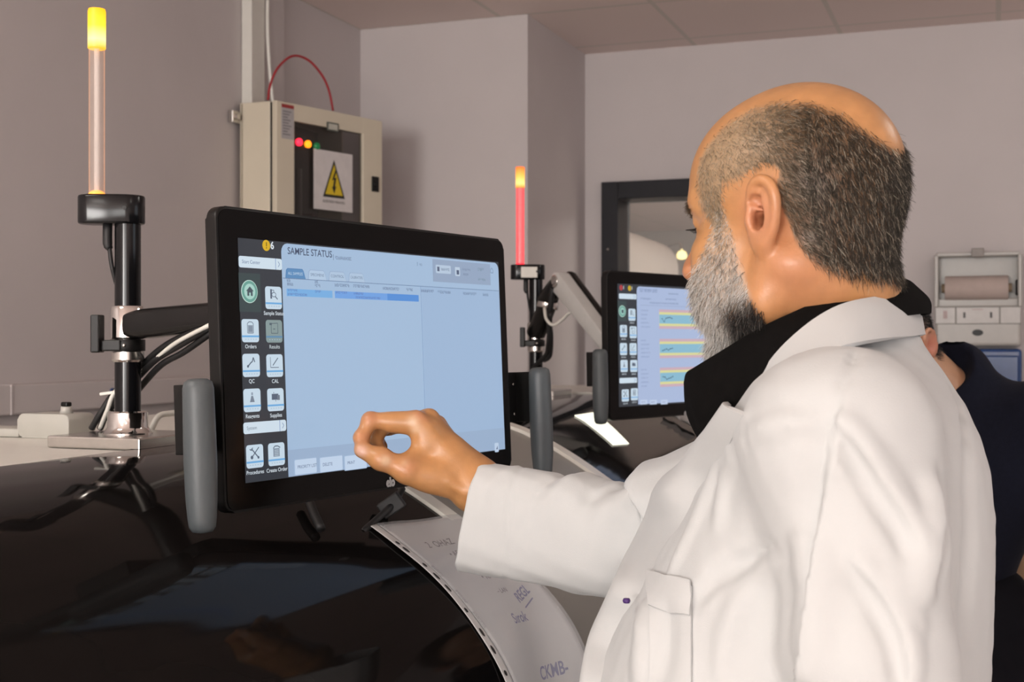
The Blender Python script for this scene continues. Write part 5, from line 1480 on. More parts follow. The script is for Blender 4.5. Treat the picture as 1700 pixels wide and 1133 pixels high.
# eyelashes, brows
def lash(name, spots, m): pass
hair_m = attr_mat('hair_fibre', 'Col', 0.45, 0.35, var=0.08)
def add_hair(name, w, n, lenf, flow, tone, rad, lift, droop, curl, dens=None):
    P, f = surf_sample(V, Q, w, n, rng)
    nn = N[Q[f][:, 0]]
    h = to_head(P)
    fl = flow(h) @ HR.T
    fl = fl - nn * np.sum(fl * nn, axis=1, keepdims=True); fl /= np.linalg.norm(fl, axis=1, keepdims=True) + 1e-9
    d = fl * (1 - lift) + nn * lift + rng.normal(size=nn.shape) * .16
    d /= np.linalg.norm(d, axis=1, keepdims=True)
    c = tone(h)
    c = c * np.exp(rng.normal(size=(len(P), 1)) * .30)
    c = np.clip(c, 0.004, .75)
    L = lenf(h) * (0.7 + .6 * rng.random(len(P)))
    return strands(name, P - nn * .0008, d, nn, L, np.full(len(P), rad) * (.8 + .4 * rng.random(len(P))), c, hair_m, man, BASE, droop, curl, 3, rng)
def flow_hair(h):
    f = np.zeros_like(h); f[:, 0] = -0.75; f[:, 2] = -0.6
    f[:, 0] = np.where(h[:, 0] < -.05, -.25, f[:, 0]); f[:, 2] = np.where(h[:, 0] < -.05, -1.0, f[:, 2])
    return f + rng.normal(size=h.shape) * .22
def tone_hair(h):
    c = hair_tone(h); r = rng.random(len(h))
    g = smooth(h[:, 0], -.07, .03)
    return np.where((r < .12 + .28 * g)[:, None], np.array([0.42, 0.36, 0.28]), c)
h1 = add_hair('hair', hm_ * (0.55 + .45 * smooth(-hl[:, 0], -.03, .03)), 34000, lambda h: .0070 + .003 * smooth(-h[:, 0], -.02, .05), flow_hair, tone_hair, .00021, .28, .25, .25)
h1['label'] = 'short grey-brown hair, darker at the back'
def flow_beard(h):
    f = np.zeros_like(h); f[:, 0] = .35; f[:, 2] = -1.0; f[:, 1] = np.sign(h[:, 1]) * -.15
    return f + rng.normal(size=h.shape) * .32
def len_beard(h): return np.interp(h[:, 2], [-.13, -.10, -.075, -.05, -.02, .0, .03], [.012, .014, .013, .010, .007, .005, .004])
def tone_beard(h):
    c, blk = beard_tone(h); r = rng.random(len(h))
    c = np.where(((r < .12) & (blk < .5))[:, None], np.array([0.10, 0.08, 0.06]), c)
    c = np.where(((r > .55) & (blk < .5))[:, None], np.array([0.70, 0.68, 0.64]), c)
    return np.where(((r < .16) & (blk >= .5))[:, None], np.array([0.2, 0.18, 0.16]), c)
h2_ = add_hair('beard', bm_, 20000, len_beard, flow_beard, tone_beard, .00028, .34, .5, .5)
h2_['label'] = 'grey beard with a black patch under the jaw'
# lashes and brows, one of each per eye
for s in (1, -1):
    roots, dirs_ = [], []
    for k in range(46):
        t = k / 45; a = np.array([.0845 - .005 * t, s * (.022 + .022 * t), .0128 - .003 * abs(t - .5)])
        roots.append(hp(*a)); d = HR @ np.array([1.0, s * (.25 + .5 * t), -.30 + .1 * rng.random()]); dirs_.append(d / np.linalg.norm(d))
    roots = np.array(roots); dirs_ = np.array(dirs_)
    strands('eyelashes', roots, dirs_, dirs_, np.full(len(roots), .0110), np.full(len(roots), .00035), np.tile([[.012, .01, .009]], (len(roots), 1)), hair_m, man, BASE, -.2, .05, 3, rng)
bw = np.where(near, np.exp(-((hl[:, 2] - .036 + .25 * (np.abs(np.abs(hl[:, 1]) - .03)) ** 1) / .0045) ** 2) * (hl[:, 0] > .055) * (np.abs(hl[:, 1]) > .012) * (np.abs(hl[:, 1]) < .052), 0)
def flow_brow(h):
    f = np.zeros_like(h); f[:, 1] = np.sign(h[:, 1]); f[:, 2] = -.3; f[:, 0] = .2; return f + rng.normal(size=h.shape) * .2
for s in (1, -1): add_hair('eyebrow', bw * (hl[:, 1] * s > 0), 350, lambda h: np.full(len(h), .007), flow_brow, lambda h: np.tile([[.10, .07, .045]], (len(h), 1)), .00025, .25, 0, .1)

# ------------------------------------------------------------------ clothes
coat_m = mat('white_cotton', (0.56, 0.572, 0.572), 0.75, spec=0.2, var=0.012, scale=25, bump=0.10, bscale=900, sheen=0.15)
black_fleece = mat('black_fleece', (0.0055, 0.0050, 0.0048), 0.9, spec=0.06, var=0.15, scale=120, bump=0.25, bscale=700)
trouser_m = mat('dark_trousers', (0.03, 0.032, 0.04), 0.8, var=0.1)
shoe_m = mat('black_shoe', (0.012, 0.012, 0.012), 0.4)
def tabrow(py, l_, r_, a, d=1.2):
    c = (l_ + r_) / 2; h = (r_ - l_) / 2 / FPX * d
    P = W_(c, py, d); return (P[2], P[0], P[1], a, h)
TAB = [(0.72, .275, 1.215, .215, .195), (0.95, .265, 1.215, .212, .188), (1.05, .258, 1.218, .206, .184),
       tabrow(1133, 990, 1624, .198), tabrow(1060, 1022, 1628, .192), tabrow(1000, 1052, 1631, .190), tabrow(930, 1092, 1634, .188), tabrow(850, 1140, 1636, .186),
       tabrow(780, 1172, 1630, .182), tabrow(720, 1196, 1614, .178), tabrow(670, 1225, 1588, .170), tabrow(630, 1258, 1556, .152), tabrow(595, 1290, 1526, .118), tabrow(570, 1318, 1510, .085)]
cf = Field(spaced([(-.02, .0034), 0.50]), spaced([(0.86, .0034), (1.25, .006), 1.56]), spaced([(0.66, .014), (1.06, .0034), 1.47]))
cf.column(TAB, FB, LB, .02, 2.15)
# shoulders
for s, sh in ((1, SH_L), (-1, SH_R)):
    cf.cap(NB + LB * .04 * s + np.array([0, 0, -.045]), sh + np.array([0, 0, .006]), .048, .056, .075)
# near sleeve, hanging
cf.cap(SH_L + np.array([.012, 0, .0]), W_(1432, 900, 1.005), .066, .060, .035)
cf.cap(W_(1432, 900, 1.005), W_(1442, 1090, 0.99), .060, .062, .02)
cf.cap(W_(1442, 1090, .99), EL_L + np.array([0, 0, -.03]), .062, .06, .02)
cf.cap(EL_L + np.array([0, 0, -.03]), np.array([.20, 1.03, .93]), .058, .052, .02)
# far upper sleeve
cf.cap(SH_R, EL_R + np.array([.05, 0, .02]), .066, .064, .03)
def fold(pts, r, depth=0.5, k=.012, mode='add', ends=0.35):
    """a ridge (or a crease) along these spots of the cloth"""
    P = []
    for p in pts:
        h = cf0.hit(*p)
        if h is None: continue
        P.append(h)
    if len(P) < 2: return
    P = catmull(P, 3) if len(P) > 2 else P
    n = len(P)
    G = [cf0.grad(p) for p in P]
    R_ = [r * (ends + (1 - ends) * math.sin(math.pi * min(1, max(0, (i + .5) / n))) ** .7) for i in range(n)]
    C = [p - g * (q * depth if mode == 'add' else -q * depth) for p, g, q in zip(P, G, R_)]
    for i in range(n - 1): cf.cap(C[i], C[i + 1], R_[i], R_[i + 1], k, mode)
cf0 = Field(*cf.ax); cf0.f = cf.f.copy()
# near sleeve: front edge line, back folds
fold([(1400, 700), (1440, 755), (1490, 828), (1528, 900), (1540, 950), (1525, 1000)], .012, .66, .010)
fold([(1394, 722), (1432, 792), (1478, 862), (1514, 922), (1530, 965)], .006, .45, .009, 'sub')
fold([(1545, 800), (1553, 870), (1538, 940), (1512, 985)], .012, .68, .014)
fold([(1562, 800), (1570, 880), (1552, 960)], .008, .5, .012, 'sub')
fold([(1425, 930), (1472, 995), (1506, 1065), (1514, 1140)], .011, .70, .010)
fold([(1410, 945), (1452, 1010), (1482, 1075), (1494, 1140)], .005, .45, .008, 'sub')
fold([(1480, 940), (1500, 1000), (1530, 1040)], .007, .55, .008)
fold([(1580, 640), (1608, 760), (1612, 900), (1600, 1040)], .008, .6, .012, 'sub')
# chest
fold([(1250, 930), (1190, 960), (1150, 1000)], .007, .55, .008, 'sub')
fold([(1340, 905), (1270, 930), (1190, 945)], .008, .55, .010, 'sub')
fold([(1330, 890), (1270, 950), (1215, 1030), (1195, 1120)], .010, .72, .010)
fold([(1226, 745), (1270, 712), (1340, 700)], .008, .65, .008)
fold([(1222, 748), (1204, 800), (1190, 870)], .008, .65, .008)
fold([(1072, 1010), (1070, 1060), (1062, 1130)], .011, .6, .012)
fold([(1110, 1010), (1108, 1070), (1100, 1130)], .008, .5, .010, 'sub')
fold([(1240, 692), (1204, 762), (1182, 802), (1148, 880), (1112, 955)], .009, .62, .008)
fold([(1340, 905), (1348, 960), (1342, 1040), (1335, 1110)], .012, .72, .02)
# seam over the shoulder
fold([(1424, 580), (1412, 610), (1396, 645)], .004, .2, .004, 'sub')
CV, CQ = cf.mesh()
CV = relax(CV, CQ, 3, 0.45)
CN = vnormals(CV, CQ)
# the near sleeve overlaps the chest along a crisp edge
seam_px = [(1412, 606), (1400, 645), (1390, 690), (1378, 740), (1368, 790), (1357, 860), (1347, 930), (1338, 1000), (1328, 1070), (1318, 1140), (1312, 1190)]
sp_ = np.array(catmull([cf0.hit(*p) for p in seam_px if cf0.hit(*p) is not None], 6))
dmin = np.full(len(CV), 9.0); side_ = np.zeros(len(CV)); tt_ = np.zeros(len(CV))
cand = np.where((np.abs(CV - sp_.mean(0)) < (sp_.max(0) - sp_.min(0)) / 2 + .09).all(1))[0]
for i in range(len(sp_) - 1):
    a, b = sp_[i], sp_[i + 1]; v = b - a; L2_ = v @ v
    r_ = CV[cand] - a; t = np.clip(r_ @ v / L2_, 0, 1); q = r_ - t[:, None] * v; d = np.linalg.norm(q, axis=1)
    m = d < dmin[cand]; w = cand[m]; dmin[w] = d[m]; side_[w] = (q[m] @ (FB - v * (FB @ v) / L2_)); tt_[w] = (i + t[m]) / (len(sp_) - 1)
sd = np.sign(side_) * dmin
hgt = .0075 * np.clip((tt_ - .05) / .25, 0, 1)
ft = smooth(sd, -.0035, .0025)
stepd = (-np.exp(-(sd / .022) ** 2) * ft + .35 * np.exp(-(sd / .016) ** 2) * (1 - ft)) * hgt * (dmin < .08)
CV = CV + CN * stepd[:, None]
CN = vnormals(CV, CQ)
# small crumples
cr_ = (np.sin(CV @ np.array([95, 60, 40.]) + 3 * np.sin(CV @ np.array([30, -40, 55.]))) * np.sin(CV @ np.array([-50, 80, 70.]))) *  .0005
CV = CV + CN * cr_[:, None]
# right sleeve: a loose tube along the forearm, open at the cuff
cuff_c, mid_c = W_(783, 858, 1.452), W_(930, 880, 1.425)
path = catmull([cuff_c, W_(850, 868, 1.44), mid_c, W_(1010, 893, 1.405), W_(1080, 893, 1.400), W_(1150, 850, 1.395), SH_R + np.array([-.03, 0, -.03])], 16)
path = np.array(path); dl = np.r_[0, np.cumsum(np.linalg.norm(np.diff(path, axis=0), axis=1))]
ns, na = 150, 72
ss = np.linspace(0, dl[-1], ns)
PC = np.c_[[np.interp(ss, dl, path[:, q]) for q in range(3)]].T
TT = np.gradient(PC, axis=0); TT /= np.linalg.norm(TT, axis=1, keepdims=True)
rv = np.interp(ss, [0, .03, .08, .14, .18, .24, .32, .5], [.0620, .0620, .0615, .0625, .0640, .0660, .066, .066])
rh = np.interp(ss, [0, .03, .08, .14, .20, .26, .5], [.036, .037, .041, .048, .054, .056, .06])
G = np.zeros((ns, na, 3)); 
fr_off = np.zeros((ns, na))
for i in range(ns):
    t = TT[i]; up = np.array([0, 0, 1.0]); 
    lean = -.10 if True else 0
    hz = np.cross(t, up); hz /= np.linalg.norm(hz); up2 = np.cross(hz, t)
    for j in range(na):
        a = 2 * math.pi * j / na; ca, sa = math.cos(a), math.sin(a)
        s = ss[i]
        d = 0.0
        # folds: rings that slant and fade around the arm
        for s0, sl_, w, amp, a0, aw in ((.036, .012, .007, .0012, 1.2, 2.4), (.112, .030, .011, -.0055, 2.0, 1.25), (.128, .030, .012, .0050, 2.0, 1.3), (.150, .018, .009, -.0030, 1.2, .8), (.176, .030, .011, -.0060, 1.7, 1.2), (.192, .030, .012, .0050, 1.6, 1.2), (.214, .02, .010, -.0055, 1.4, 1.1), (.232, .01, .012, .0045, 1.3, 1.0), (.085, -.02, .014, .0022, 3.6, 1.0), (.060, .02, .012, -.0018, 2.6, .9), (.145, -.03, .012, .0030, 4.2, .8), (.205, -.03, .012, -.0035, 3.9, .9)):
            da = (a - a0 + math.pi) % (2 * math.pi) - math.pi
            c0 = s0 + sl_ * math.sin(da) + .006 * math.sin(3 * a + s0 * 90)
            d += 1.5 * amp * math.exp(-((s - c0) / w) ** 2) * math.exp(-(da / aw) ** 2)
        d += .0007 * math.sin(60 * s + 5 * a) * math.sin(7 * a)
        ex_ = .75
        cc = np.sign(ca) * abs(ca) ** ex_; sn = np.sign(sa) * abs(sa) ** ex_
        shift = .0
        G[i, j] = PC[i] + hz * (rh[i] + d) * cc + up2 * (rv[i] + d) * sn
# slanted cuff edge
sl_dir = np.array([-1.0, 0.1, 0]) 
for j in range(na):
    a = 2 * math.pi * j / na
    for i in range(0, 12):
        G[i, j] += TT[0] * (.007 * math.sin(a)) * (1 - i / 12) + TT[0] * .0006 * math.sin(9 * a) * (1 - i / 12)
# hem: outer, rolled edge, inner wall
inner = []
for i in range(0, 34):
    c = PC[i]; inner.append(c + (G[i] - c) * (1 - .0022 / np.linalg.norm(G[i] - c, axis=1, keepdims=True)))
rows = [r for r in inner[::-1]] + [g for g in G]
# stitched hem line
hem_i = 33 + 18
rows = np.array(rows)
cen = PC[17]; 
for i_, dlt in ((17, -.0008), (18, -.0012), (19, -.0004)):
    nrm = G[i_] - PC[i_]; nrm /= np.linalg.norm(nrm, axis=1, keepdims=True); rows[34 + i_] += nrm * dlt
sv, sf = gridmesh(rows, closed_v=True)
sv = np.array(sv); sf = np.array(sf)
allV = np.concatenate([CV, sv]); allQ = np.concatenate([CQ, sf[:, ::-1] + len(CV)])
coat = np_mesh('lab_coat', allV, allQ, coat_m, man, BASE)
coat['label'] = 'white cotton lab coat'
bm = bmesh.new(); bm.from_mesh(coat.data); bmesh.ops.recalc_face_normals(bm, faces=bm.faces); bm.to_mesh(coat.data); bm.free()

def on_coat(px, py, out=0.004):
    h = cf.hit(px, py)
    if h is None: return None
    return h + cf.grad(h) * out
def near_coat(px, py, out, dx=4, lim=40):
    """spot on the cloth; past its outline, the last cloth depth is kept"""
    q = 0
    while q < lim:
        h = cf.hit(px + dx * q, py)
        if h is not None:
            P = W_(px, py, h[1] + .012 * min(q, 6) ) if q else h
            return P + (cf.grad(h) * out)
        q += 1
    return W_(px, py, 1.2)
def strip(name, rows_, th, m, parent, label=None, bulge=0.0, nsub=6):
    """rows of points across -> smooth sheet"""
    R_ = [np.array(catmull(r, 4)) for r in rows_]
    G = np.array(R_)                      # across, along
    nr = len(rows_)
    out = []
    idx = np.linspace(0, nr - 1, (nr - 1) * nsub + 1)
    for t in idx:
        i = min(int(t), nr - 2); f = t - i
        if nr > 2:
            p0 = G[max(i - 1, 0)]; p1 = G[i]; p2 = G[i + 1]; p3 = G[min(i + 2, nr - 1)]
            out.append(0.5 * ((2 * p1) + (-p0 + p2) * f + (2 * p0 - 5 * p1 + 4 * p2 - p3) * f * f + (-p0 + 3 * p1 - 3 * p2 + p3) * f ** 3))
        else: out.append(G[i] * (1 - f) + G[i + 1] * f)
    mb = MB(); mb.add(sheet(np.array(out), th), None, 0, True)
    o = mb.build(name, m, parent, shade=60)
    for v in o.data.vertices: v.co = v.co - Vector(BASE)
    if label: o['label'] = label
    return o
def mirror(P):
    """to the other side of the body"""
    P = np.array(P); c = np.array([NB[0], NB[1], 0]); l = (P - c) @ LB
    return P - 2 * l * LB
# black jacket: trunk and standing collar
jf = Field(spaced([(0.0, .008), 0.5]), spaced([(0.95, .008), 1.46]), spaced([(0.85, .012), 1.46]))
jf.column([(z, x, y, a - .018, b - .016) for z, x, y, a, b in TAB if z > 0.9], FB, LB, .02, 2.15)
JV, JQ = jf.mesh()
jacket = np_mesh('jacket', JV, JQ, black_fleece, man, BASE); jacket['label'] = 'black fleece jacket under the coat'
top = [(1141, 636, 1.180), (1145, 620, 1.174), (1158, 611, 1.160), (1200, 586, 1.130), (1265, 548, 1.105), (1330, 518, 1.095), (1400, 487, 1.105), (1462, 470, 1.135), (1500, 468, 1.175), (1517, 480, 1.215)]
bot = [(1172, 742, 1.165), (1178, 739, 1.155), (1190, 735, 1.140), (1232, 690, 1.105), (1285, 640, 1.078), (1345, 585, 1.068), (1415, 548, 1.072), (1478, 530, 1.105), (1520, 522, 1.155), (1540, 520, 1.215)]
tp = [W_(*p) for p in top]; bt = [W_(*p) for p in bot]
fullt = tp + [mirror(p) for p in tp[-2::-1]]; fullb = bt + [mirror(p) for p in bt[-2::-1]]
mid = []
cxy = np.array([NB[0], NB[1], 0])
for a, b in zip(fullt, fullb):
    c = (a + b) / 2; o_ = c - cxy; o_[2] = 0; o_ /= np.linalg.norm(o_); mid.append(c + o_ * .006)
strip('stand_collar', [fullt, mid, fullb], .007, black_fleece, jacket)
# white coat collar
ct_ = [(1222, 676, 1.118), (1255, 637, 1.094), (1290, 590, 1.076), (1324, 556, 1.068), (1362, 527, 1.066), (1402, 507, 1.073), (1450, 496, 1.098), (1490, 492, 1.145), (1514, 494, 1.215)]
cm_ = [(1226, 680, 1.110), (1262, 645, 1.080), (1302, 606, 1.058), (1338, 578, 1.047), (1376, 554, 1.044), (1415, 537, 1.050), (1464, 528, 1.078), (1504, 525, 1.130), (1526, 524, 1.215)]
cb_ = [(1230, 684, 1.104), (1268, 655, 1.068), (1310, 622, 1.042), (1350, 598, 1.026), (1388, 582, 1.022), (1425, 571, 1.030), (1474, 563, 1.062), (1512, 559, 1.122), (1532, 556, 1.215)]
def full(L_): q = [W_(*p) for p in L_]; return q + [mirror(p) for p in q[-2::-1]]
strip('collar', [full(ct_), full(cm_), full(cb_)], .005, coat_m, coat)
# lapel roll and front edge
lo = [(1222, 675), (1206, 694), (1186, 716), (1164, 742), (1138, 776), (1104, 806), (1080, 850), (1056, 905), (1036, 960), (1014, 1020), (996, 1068), (984, 1133), (980, 1180)]
li = [(1236, 688), (1217, 716), (1204, 742), (1188, 766), (1168, 800), (1140, 852), (1112, 900), (1084, 946), (1058, 990), (1030, 1032), (1010, 1075), (998, 1133), (994, 1180)]
Lo = [near_coat(p[0], p[1], .006) for p in lo]; Li = [near_coat(p[0], p[1], -.003) for p in li]
Lm = [(a * .4 + b * .6) + (cf.grad(b) * .014) for a, b in zip(Lo, Li)]
strip('lapel', [Lo, Lm, Li], .004, coat_m, coat)
# breast pocket with its flap, pen mark
def patch_on(px0, px1, py0, py1, out, nu=8, nv=10, skew=0.0):
    G = []
    for i in range(nu):
        r = []
        for j in range(nv):
            px = px0 + (px1 - px0) * i / (nu - 1); py = py0 + (py1 - py0) * j / (nv - 1) + skew * i / (nu - 1)
            r.append(near_coat(px, py, out))
        G.append(r)
    return np.array(G)
def build_patch(name, G, th, m, parent):
    mb = MB(); mb.add(sheet(G, th), None, 0, True); o = mb.build(name, m, parent, shade=50)
    for v in o.data.vertices: v.co = v.co - Vector(BASE)
    return o
pocket = build_patch('breast_pocket', patch_on(1080, 1150, 962, 1175, .0020, 8, 14, 12), .002, coat_m, coat)
build_patch('pocket_hem', patch_on(1080, 1151, 951, 1010, .0045, 8, 8, 14), .0016, coat_m, pocket)
h = near_coat(1060, 1008, .012)
mb = MB(); mb.add(lathe([(.0028, -.002), (.0036, 0), (.0028, .002)], 12), Matrix.Translation(h), 0, True); o = mb.build('ink_stain', mat('ink_violet', (0.06, 0.02, 0.14), 0.5), coat)
for v in o.data.vertices: v.co = v.co - Vector(BASE)
# trousers and shoes
tf_ = Field(spaced([(0.05, .012), 0.52]), spaced([(0.95, .012), 1.47]), spaced([(0.04, .012), 0.98]))
for s in (1, -1):
    hip = np.array([.31, 1.215, .90]) + LB * .09 * s; kn = np.array([.295, 1.215, .48]) + LB * .10 * s; an = np.array([.32, 1.21, .09]) + LB * .11 * s
    tf_.cap(hip, kn, .105, .078, .03); tf_.cap(kn, an, .078, .064, .02)
tf_.ell((.31, 1.215, .90), (.17, .17, .10), .04)
TV, TQ = tf_.mesh(); np_mesh('trousers', TV, TQ, trouser_m, man, BASE)
for s in (1, -1):
    an = np.array([.32, 1.21, .05]) + LB * .11 * s
    sf_ = Field(spaced([(0.0, .006), 0.5]), spaced([(1.0, .006), 1.46]), spaced([(0.0, .006), 0.14]))
    sf_.cap(an + np.array([0, 0, .01]), an + FB * .17 + np.array([0, 0, -.01]), .046, .036, .02); sf_.cap(an, an + np.array([0, 0, .05]), .046, .045, .02)
    sf_.f = np.maximum(sf_.f, (.003 - sf_.ax[2])[None, None, :])
    SV, SQ = sf_.mesh(); np_mesh('shoe', SV, SQ, shoe_m, man, BASE)

# ------------------------------------------------------------------ the person in the navy sweater
B2 = (0.83, 2.52, 0.0)
F2 = np.array([-0.70, -0.714, 0]); L2 = np.array([0.714, -0.70, 0])
rng2 = np.random.default_rng(8)
R2 = head_frame(math.radians(225), math.radians(40), 0.0)
H2 = W_(1540, 578, 2.33) - R2 @ np.array([0, .081, 0])
def q2(x, y, z): return H2 + R2 @ np.array([x, y, z])
nb2 = np.array([.850, 2.47, 1.350])
hips = np.array([.825, 2.52, .93])
f2 = Field(spaced([(0.35, .016), (0.58, .0045), (0.90, .012), 1.35]), spaced([(1.9, .016), (2.22, .0045), (2.55, .016), 2.9]), spaced([(0.0, .016), (1.20, .0045), (1.64, .01), 1.66]))
def e2(c, r, k=.012, mode='add'): f2.ell(q2(*c), r, k, mode, R2)
e2((-.006, 0, .045), (.098, .076, .086)); e2((.030, 0, .043), (.066, .066, .070), .02); e2((-.045, 0, .008), (.058, .064, .062), .02); e2((.040, 0, -.03), (.052, .056, .068), .02); e2((.07, 0, -.09), (.025, .03, .025), .02)
f2.cap(q2(.09, 0, .015), q2(.116, 0, -.018), .008, .011, .012)
f2.cap(q2(-.028, 0, -.02), nb2 + np.array([0, 0, -.03]), .052, .058, .03)
for s in (1, -1):
    f2.ell(q2(-.006, s * .080, .002), [.018, .008, .031], .006, 'add', R2); f2.ell(q2(-.002, s * .087, .002), [.008, .006, .012], .004, 'sub', R2)
    f2.chain([q2(*p) for p in catmull([(.006, s * .082, .014), (.004, s * .085, .028), (-.010, s * .088, .033), (-.022, s * .089, .02), (-.02, s * .087, -.006), (-.008, s * .083, -.024)], 3)], .0042, .003)
    sh = nb2 + L2 * .17 * s + np.array([.02, 0, -.06]); el = sh + L2 * s * .10 + np.array([.02, 0, -.26]); wr2 = el + F2 * .10 + L2 * s * .03 + np.array([.02, 0, -.22])
    f2.cap(nb2 + np.array([0, 0, -.04]), sh, .06, .05, .04); f2.cap(sh, el, .05, .04, .02); f2.cap(el, wr2, .04, .028, .02); f2.ell(wr2 + F2 * .06, [.06, .03, .03], .02)
    for q in range(4): f2.cap(wr2 + F2 * .09 + L2 * (.03 - .02 * q), wr2 + F2 * .16 + L2 * (.034 - .022 * q) + np.array([0, 0, -.03]), .010, .008, .006)
    hp2 = hips + L2 * .09 * s; kn2 = np.array([.82, 2.52, .49]) + L2 * .1 * s; an2 = np.array([.83, 2.53, .09]) + L2 * .1 * s
    f2.cap(hp2, kn2, .085, .056, .03); f2.cap(kn2, an2, .056, .038, .02); f2.cap(an2, an2 + F2 * .16 + np.array([0, 0, -.055]), .038, .028, .02)
f2.cap(nb2 + np.array([.0, 0, -.13]), hips, .11, .12, .05)
V2, Q2 = f2.mesh(); V2 = relax(V2, Q2, 2, .4); N2 = vnormals(V2, Q2)
h2l = (V2 - H2) @ R2
inh = (np.abs(h2l) < .14).all(1)
hm2 = np.where(inh, smooth(h2l[:, 2], -.075 , -.065) * smooth(.068 - h2l[:, 0], -.005, .01) * (1 - ((np.abs(h2l[:, 0] + .004) < .028) & (np.abs(h2l[:, 2]) < .038) & (np.abs(h2l[:, 1]) > .073))), 0) * smooth(h2l[:, 2] - np.interp(h2l[:, 0], [-.09, -.04, -.02, .0, .05], [-.065, -.06, -.02, .015, .02]), -.005, .008)
sk = np.tile(np.array([0.46, 0.26, 0.16]), (len(V2), 1))
er = np.exp(-np.sum((V2 - q2(-.006, .083, .0)) ** 2, axis=1) / .028 ** 2)[:, None]; sk = sk * (1 - er * .8) + np.array([.50, .16, .11]) * er * .8
sk = sk * (1 - .85 * hm2[:, None]) + np.array([.010, .009, .009]) * .85 * hm2[:, None]
p2 = np_mesh('person', V2, Q2, skin_m, None, B2); p2.location = B2; paint(p2, 'Col', sk)
tag(p2, 'dark-haired person in a navy sweater, bent over behind the man in the coat', 'person')
P_, fi = surf_sample(V2, Q2, hm2, 9000, rng2); nn = N2[Q2[fi][:, 0]]
fl = (np.array([-.6, 0, -.8]) @ R2.T)[None] + rng2.normal(size=nn.shape) * .25; fl = fl - nn * np.sum(fl * nn, axis=1, keepdims=True); d = fl * .7 + nn * .35; d /= np.linalg.norm(d, axis=1, keepdims=True)
strands('hair', P_ - nn * .001, d, nn, .010 + .004 * rng2.random(len(P_)), np.full(len(P_), .0005), np.tile([[.010, .009, .009]], (len(P_), 1)) * (.6 + rng2.random((len(P_), 1))), hair_m, p2, B2, .2, .2, 3, rng2)
navy = mat('navy_knit', (0.0085, 0.010, 0.019), 0.9, spec=0.1, var=0.12, scale=150, bump=0.3, bscale=500, sheen=0.02)
s2f = Field(spaced([(0.40, .008), 1.25]), spaced([(2.0, .008), 2.90]), spaced([(0.80, .008), 1.45]))
s2f.cap(nb2 + np.array([.0, 0, -.16]), hips, .14, .122, .05); s2f.cap(nb2 + L2 * .09 + np.array([0, 0, -.14]), hips + np.array([0, 0, .1]), .10, .10, .05); s2f.cap(nb2 - L2 * .09 + np.array([0, 0, -.14]), hips + np.array([0, 0, .1]), .10, .10, .05)
s2f.cap(nb2 + np.array([-.012, -.012, .030]), nb2 + np.array([.01, 0.01, -.06]), .072, .09, .04)
for s in (1, -1):
    sh = nb2 + L2 * .16 * s + np.array([.02, 0, -.055]); el = nb2 + L2 * .27 * s + np.array([.02, 0, -.32]); wr2 = el + F2 * .09 + L2 * s * .03 + np.array([.02, 0, -.19])
    s2f.cap(nb2 + np.array([.03, 0, -.06]), sh, .075, .085, .05); s2f.cap(sh, el, .075, .056, .03); s2f.cap(el, wr2, .054, .042, .02)
# neck opening
s2f.cap(nb2 + np.array([-.11, -.11, .12]), nb2 + np.array([-.058, -.058, .066]), .080, .064, .006, 'sub')
V3_, Q3_ = s2f.mesh(); V3_ = relax(V3_, Q3_, 2, .4); o = np_mesh('sweater', V3_, Q3_, navy, p2, B2); o['label'] = 'navy knitted sweater'
t2f = Field(spaced([(0.50, .014), 1.10]), spaced([(2.2, .014), 2.85]), spaced([(0.04, .014), 1.02]))
for s in (1, -1):
    hp2 = hips + L2 * .09 * s; kn2 = np.array([.82, 2.52, .49]) + L2 * .1 * s; an2 = np.array([.83, 2.53, .09]) + L2 * .1 * s
    t2f.cap(hp2, kn2, .105, .078, .03); t2f.cap(kn2, an2, .078, .064, .02)
V4_, Q4_ = t2f.mesh(); np_mesh('trousers', V4_, Q4_, mat('black_trousers', (0.008, 0.008, 0.011), 0.9, spec=0.1, var=0.1), p2, B2)
for s in (1, -1):
    an2 = np.array([.83, 2.53, .05]) + L2 * .1 * s
    sf_ = Field(spaced([(0.5, .007), 1.1]), spaced([(2.25, .007), 2.8]), spaced([(0.0, .007), 0.14]))
    sf_.cap(an2 + np.array([0, 0, .01]), an2 + F2 * .17 + np.array([0, 0, -.01]), .046, .036, .02); sf_.cap(an2, an2 + np.array([0, 0, .05]), .046, .045, .02)
    sf_.f = np.maximum(sf_.f, (.003 - sf_.ax[2])[None, None, :])
    SV, SQ = sf_.mesh(); np_mesh('shoe', SV, SQ, shoe_m, p2, B2)
# ------------------------------------------------------------------ light: daylight through the rear windows, added ceiling panels
w = bpy.data.worlds.new('world'); sc.world = w; w.use_nodes = True
bg = w.node_tree.nodes['Background']
sky = w.node_tree.nodes.new('ShaderNodeTexSky'); sky.sky_type = 'HOSEK_WILKIE'; sky.turbidity = 6; sky.sun_direction = Vector((-0.3, 0.5, 0.6)).normalized()
w.node_tree.links.new(sky.outputs['Color'], bg.inputs['Color']); bg.inputs['Strength'].default_value = 0.5

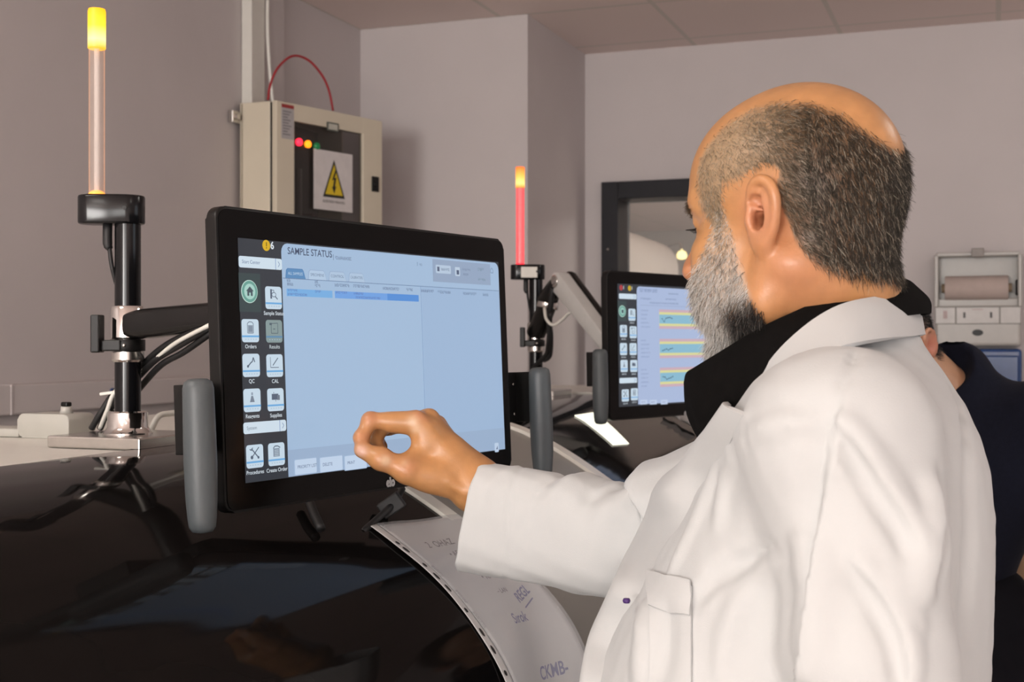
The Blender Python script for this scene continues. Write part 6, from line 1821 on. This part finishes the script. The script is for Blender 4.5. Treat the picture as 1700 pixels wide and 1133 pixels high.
def area(name, p, target, sx, sy, power, col):
    L = bpy.data.lights.new(name, 'AREA'); L.shape = 'RECTANGLE'; L.size = sx; L.size_y = sy; L.energy = power; L.color = col
    o = bpy.data.objects.new(name, L); COL.objects.link(o); o.location = p
    o.rotation_euler = (Vector(target) - Vector(p)).to_track_quat('-Z', 'Y').to_euler()
    return o
for k, (a_, b_) in enumerate(RW):
    c = rm((a_ + b_) / 2, YR - 0.02, (zw0 + zw1) / 2)
    area('window_daylight_%d' % k, c, c + E2, b_ - a_, zw1 - zw0, (250, 88)[k], ((1.0, 0.965, 0.93), (1.0, 0.97, 0.94))[k])
c = rm(XR - .02, (SW[0] + SW[1]) / 2, (SW[2] + SW[3]) / 2); area('window_daylight_2', c, c - E1, SW[1] - SW[0], SW[3] - SW[2], 9, (0.88, 0.93, 1.0))
# windows of the rear wall
for k, (a_, b_) in enumerate(RW):
    mb = MB(); f_ = 0.05
    for q in ((a_, a_ + f_, zw0, zw1), (b_ - f_, b_, zw0, zw1), (a_ + f_, b_ - f_, zw0, zw0 + f_), (a_ + f_, b_ - f_, zw1 - f_, zw1), ((a_ + b_) / 2 - .025, (a_ + b_) / 2 + .025, zw0 + f_, zw1 - f_)):
        mb.add(box(q[0], q[1], YR - 0.13, YR - 0.07, q[2], q[3]), RM)
    struct('window_%d' % (k + 2), mb, white_plastic)
mb = MB(); f_ = .05
for q in ((SW[0], SW[0] + f_, SW[2], SW[3]), (SW[1] - f_, SW[1], SW[2], SW[3]), (SW[0] + f_, SW[1] - f_, SW[2], SW[2] + f_), (SW[0] + f_, SW[1] - f_, SW[3] - f_, SW[3])): mb.add(box(XR + .07, XR + .13, q[0], q[1], q[2], q[3]), RM)
struct('window_4', mb, white_plastic)
# ceiling light panels added out of view; the last brightens the analyzer top
diff = glow('light_diffuser', (1.0, 0.93, 0.84), 3.2, base=(0.8, 0.8, 0.8))
LP = [(1.5, -9.6), (3.3, -9.6), (1.5, -7.2), (3.3, -7.2), (3.9, -4.8), (3.6, -1.95), (0.9, -4.6)]
for k, (x, y) in enumerate(LP):
    p = rm(x, y, CEIL)
    t_ = thing('added_ceiling_light', 'square ceiling light panel added out of view', 'ceiling light', tuple(p), RZ, 'added ceiling light panels')
    mb = MB(); s_ = 0.295
    for q in ((-s_, s_, -s_, -s_ + .02), (-s_, s_, s_ - .02, s_), (-s_, -s_ + .02, -s_ + .02, s_ - .02), (s_ - .02, s_, -s_ + .02, s_ - .02)): mb.add(box(q[0], q[1], q[2], q[3], -0.02, 0.0))
    mb.build('light_frame', white_plastic, t_)
    mb = MB(); mb.add(box(-s_ + .02, s_ - .02, -s_ + .02, s_ - .02, -0.012, -0.004)); mb.build('diffuser', diff, t_)
    area('added_panel_light_%d' % k, p - Vector((0, 0, 0.03)), p - Vector((0, 0, 1)), 0.54, 0.54, (8, 5, 9, 5, 2.5, 6, 15)[k], (1.0, 0.94, 0.86))
p = rm(3.9, 2.6, CEIL - .2); area('adjoining_light', p, p - Vector((0, 0, 1)), 1.4, 1.4, 150, (1.0, 0.95, 0.88))

vs = sc.view_settings
sc.display_settings.display_device = 'sRGB'
vs.view_transform = 'Standard'; vs.look = 'None'; vs.gamma = 1.0; vs.exposure = 0.0; vs.use_curve_mapping = False
sc.cycles.max_bounces = 8; sc.cycles.transparent_max_bounces = 16
sc.cycles.caustics_reflective = False; sc.cycles.caustics_refractive = False
sc.cycles.sample_clamp_indirect = 4.0
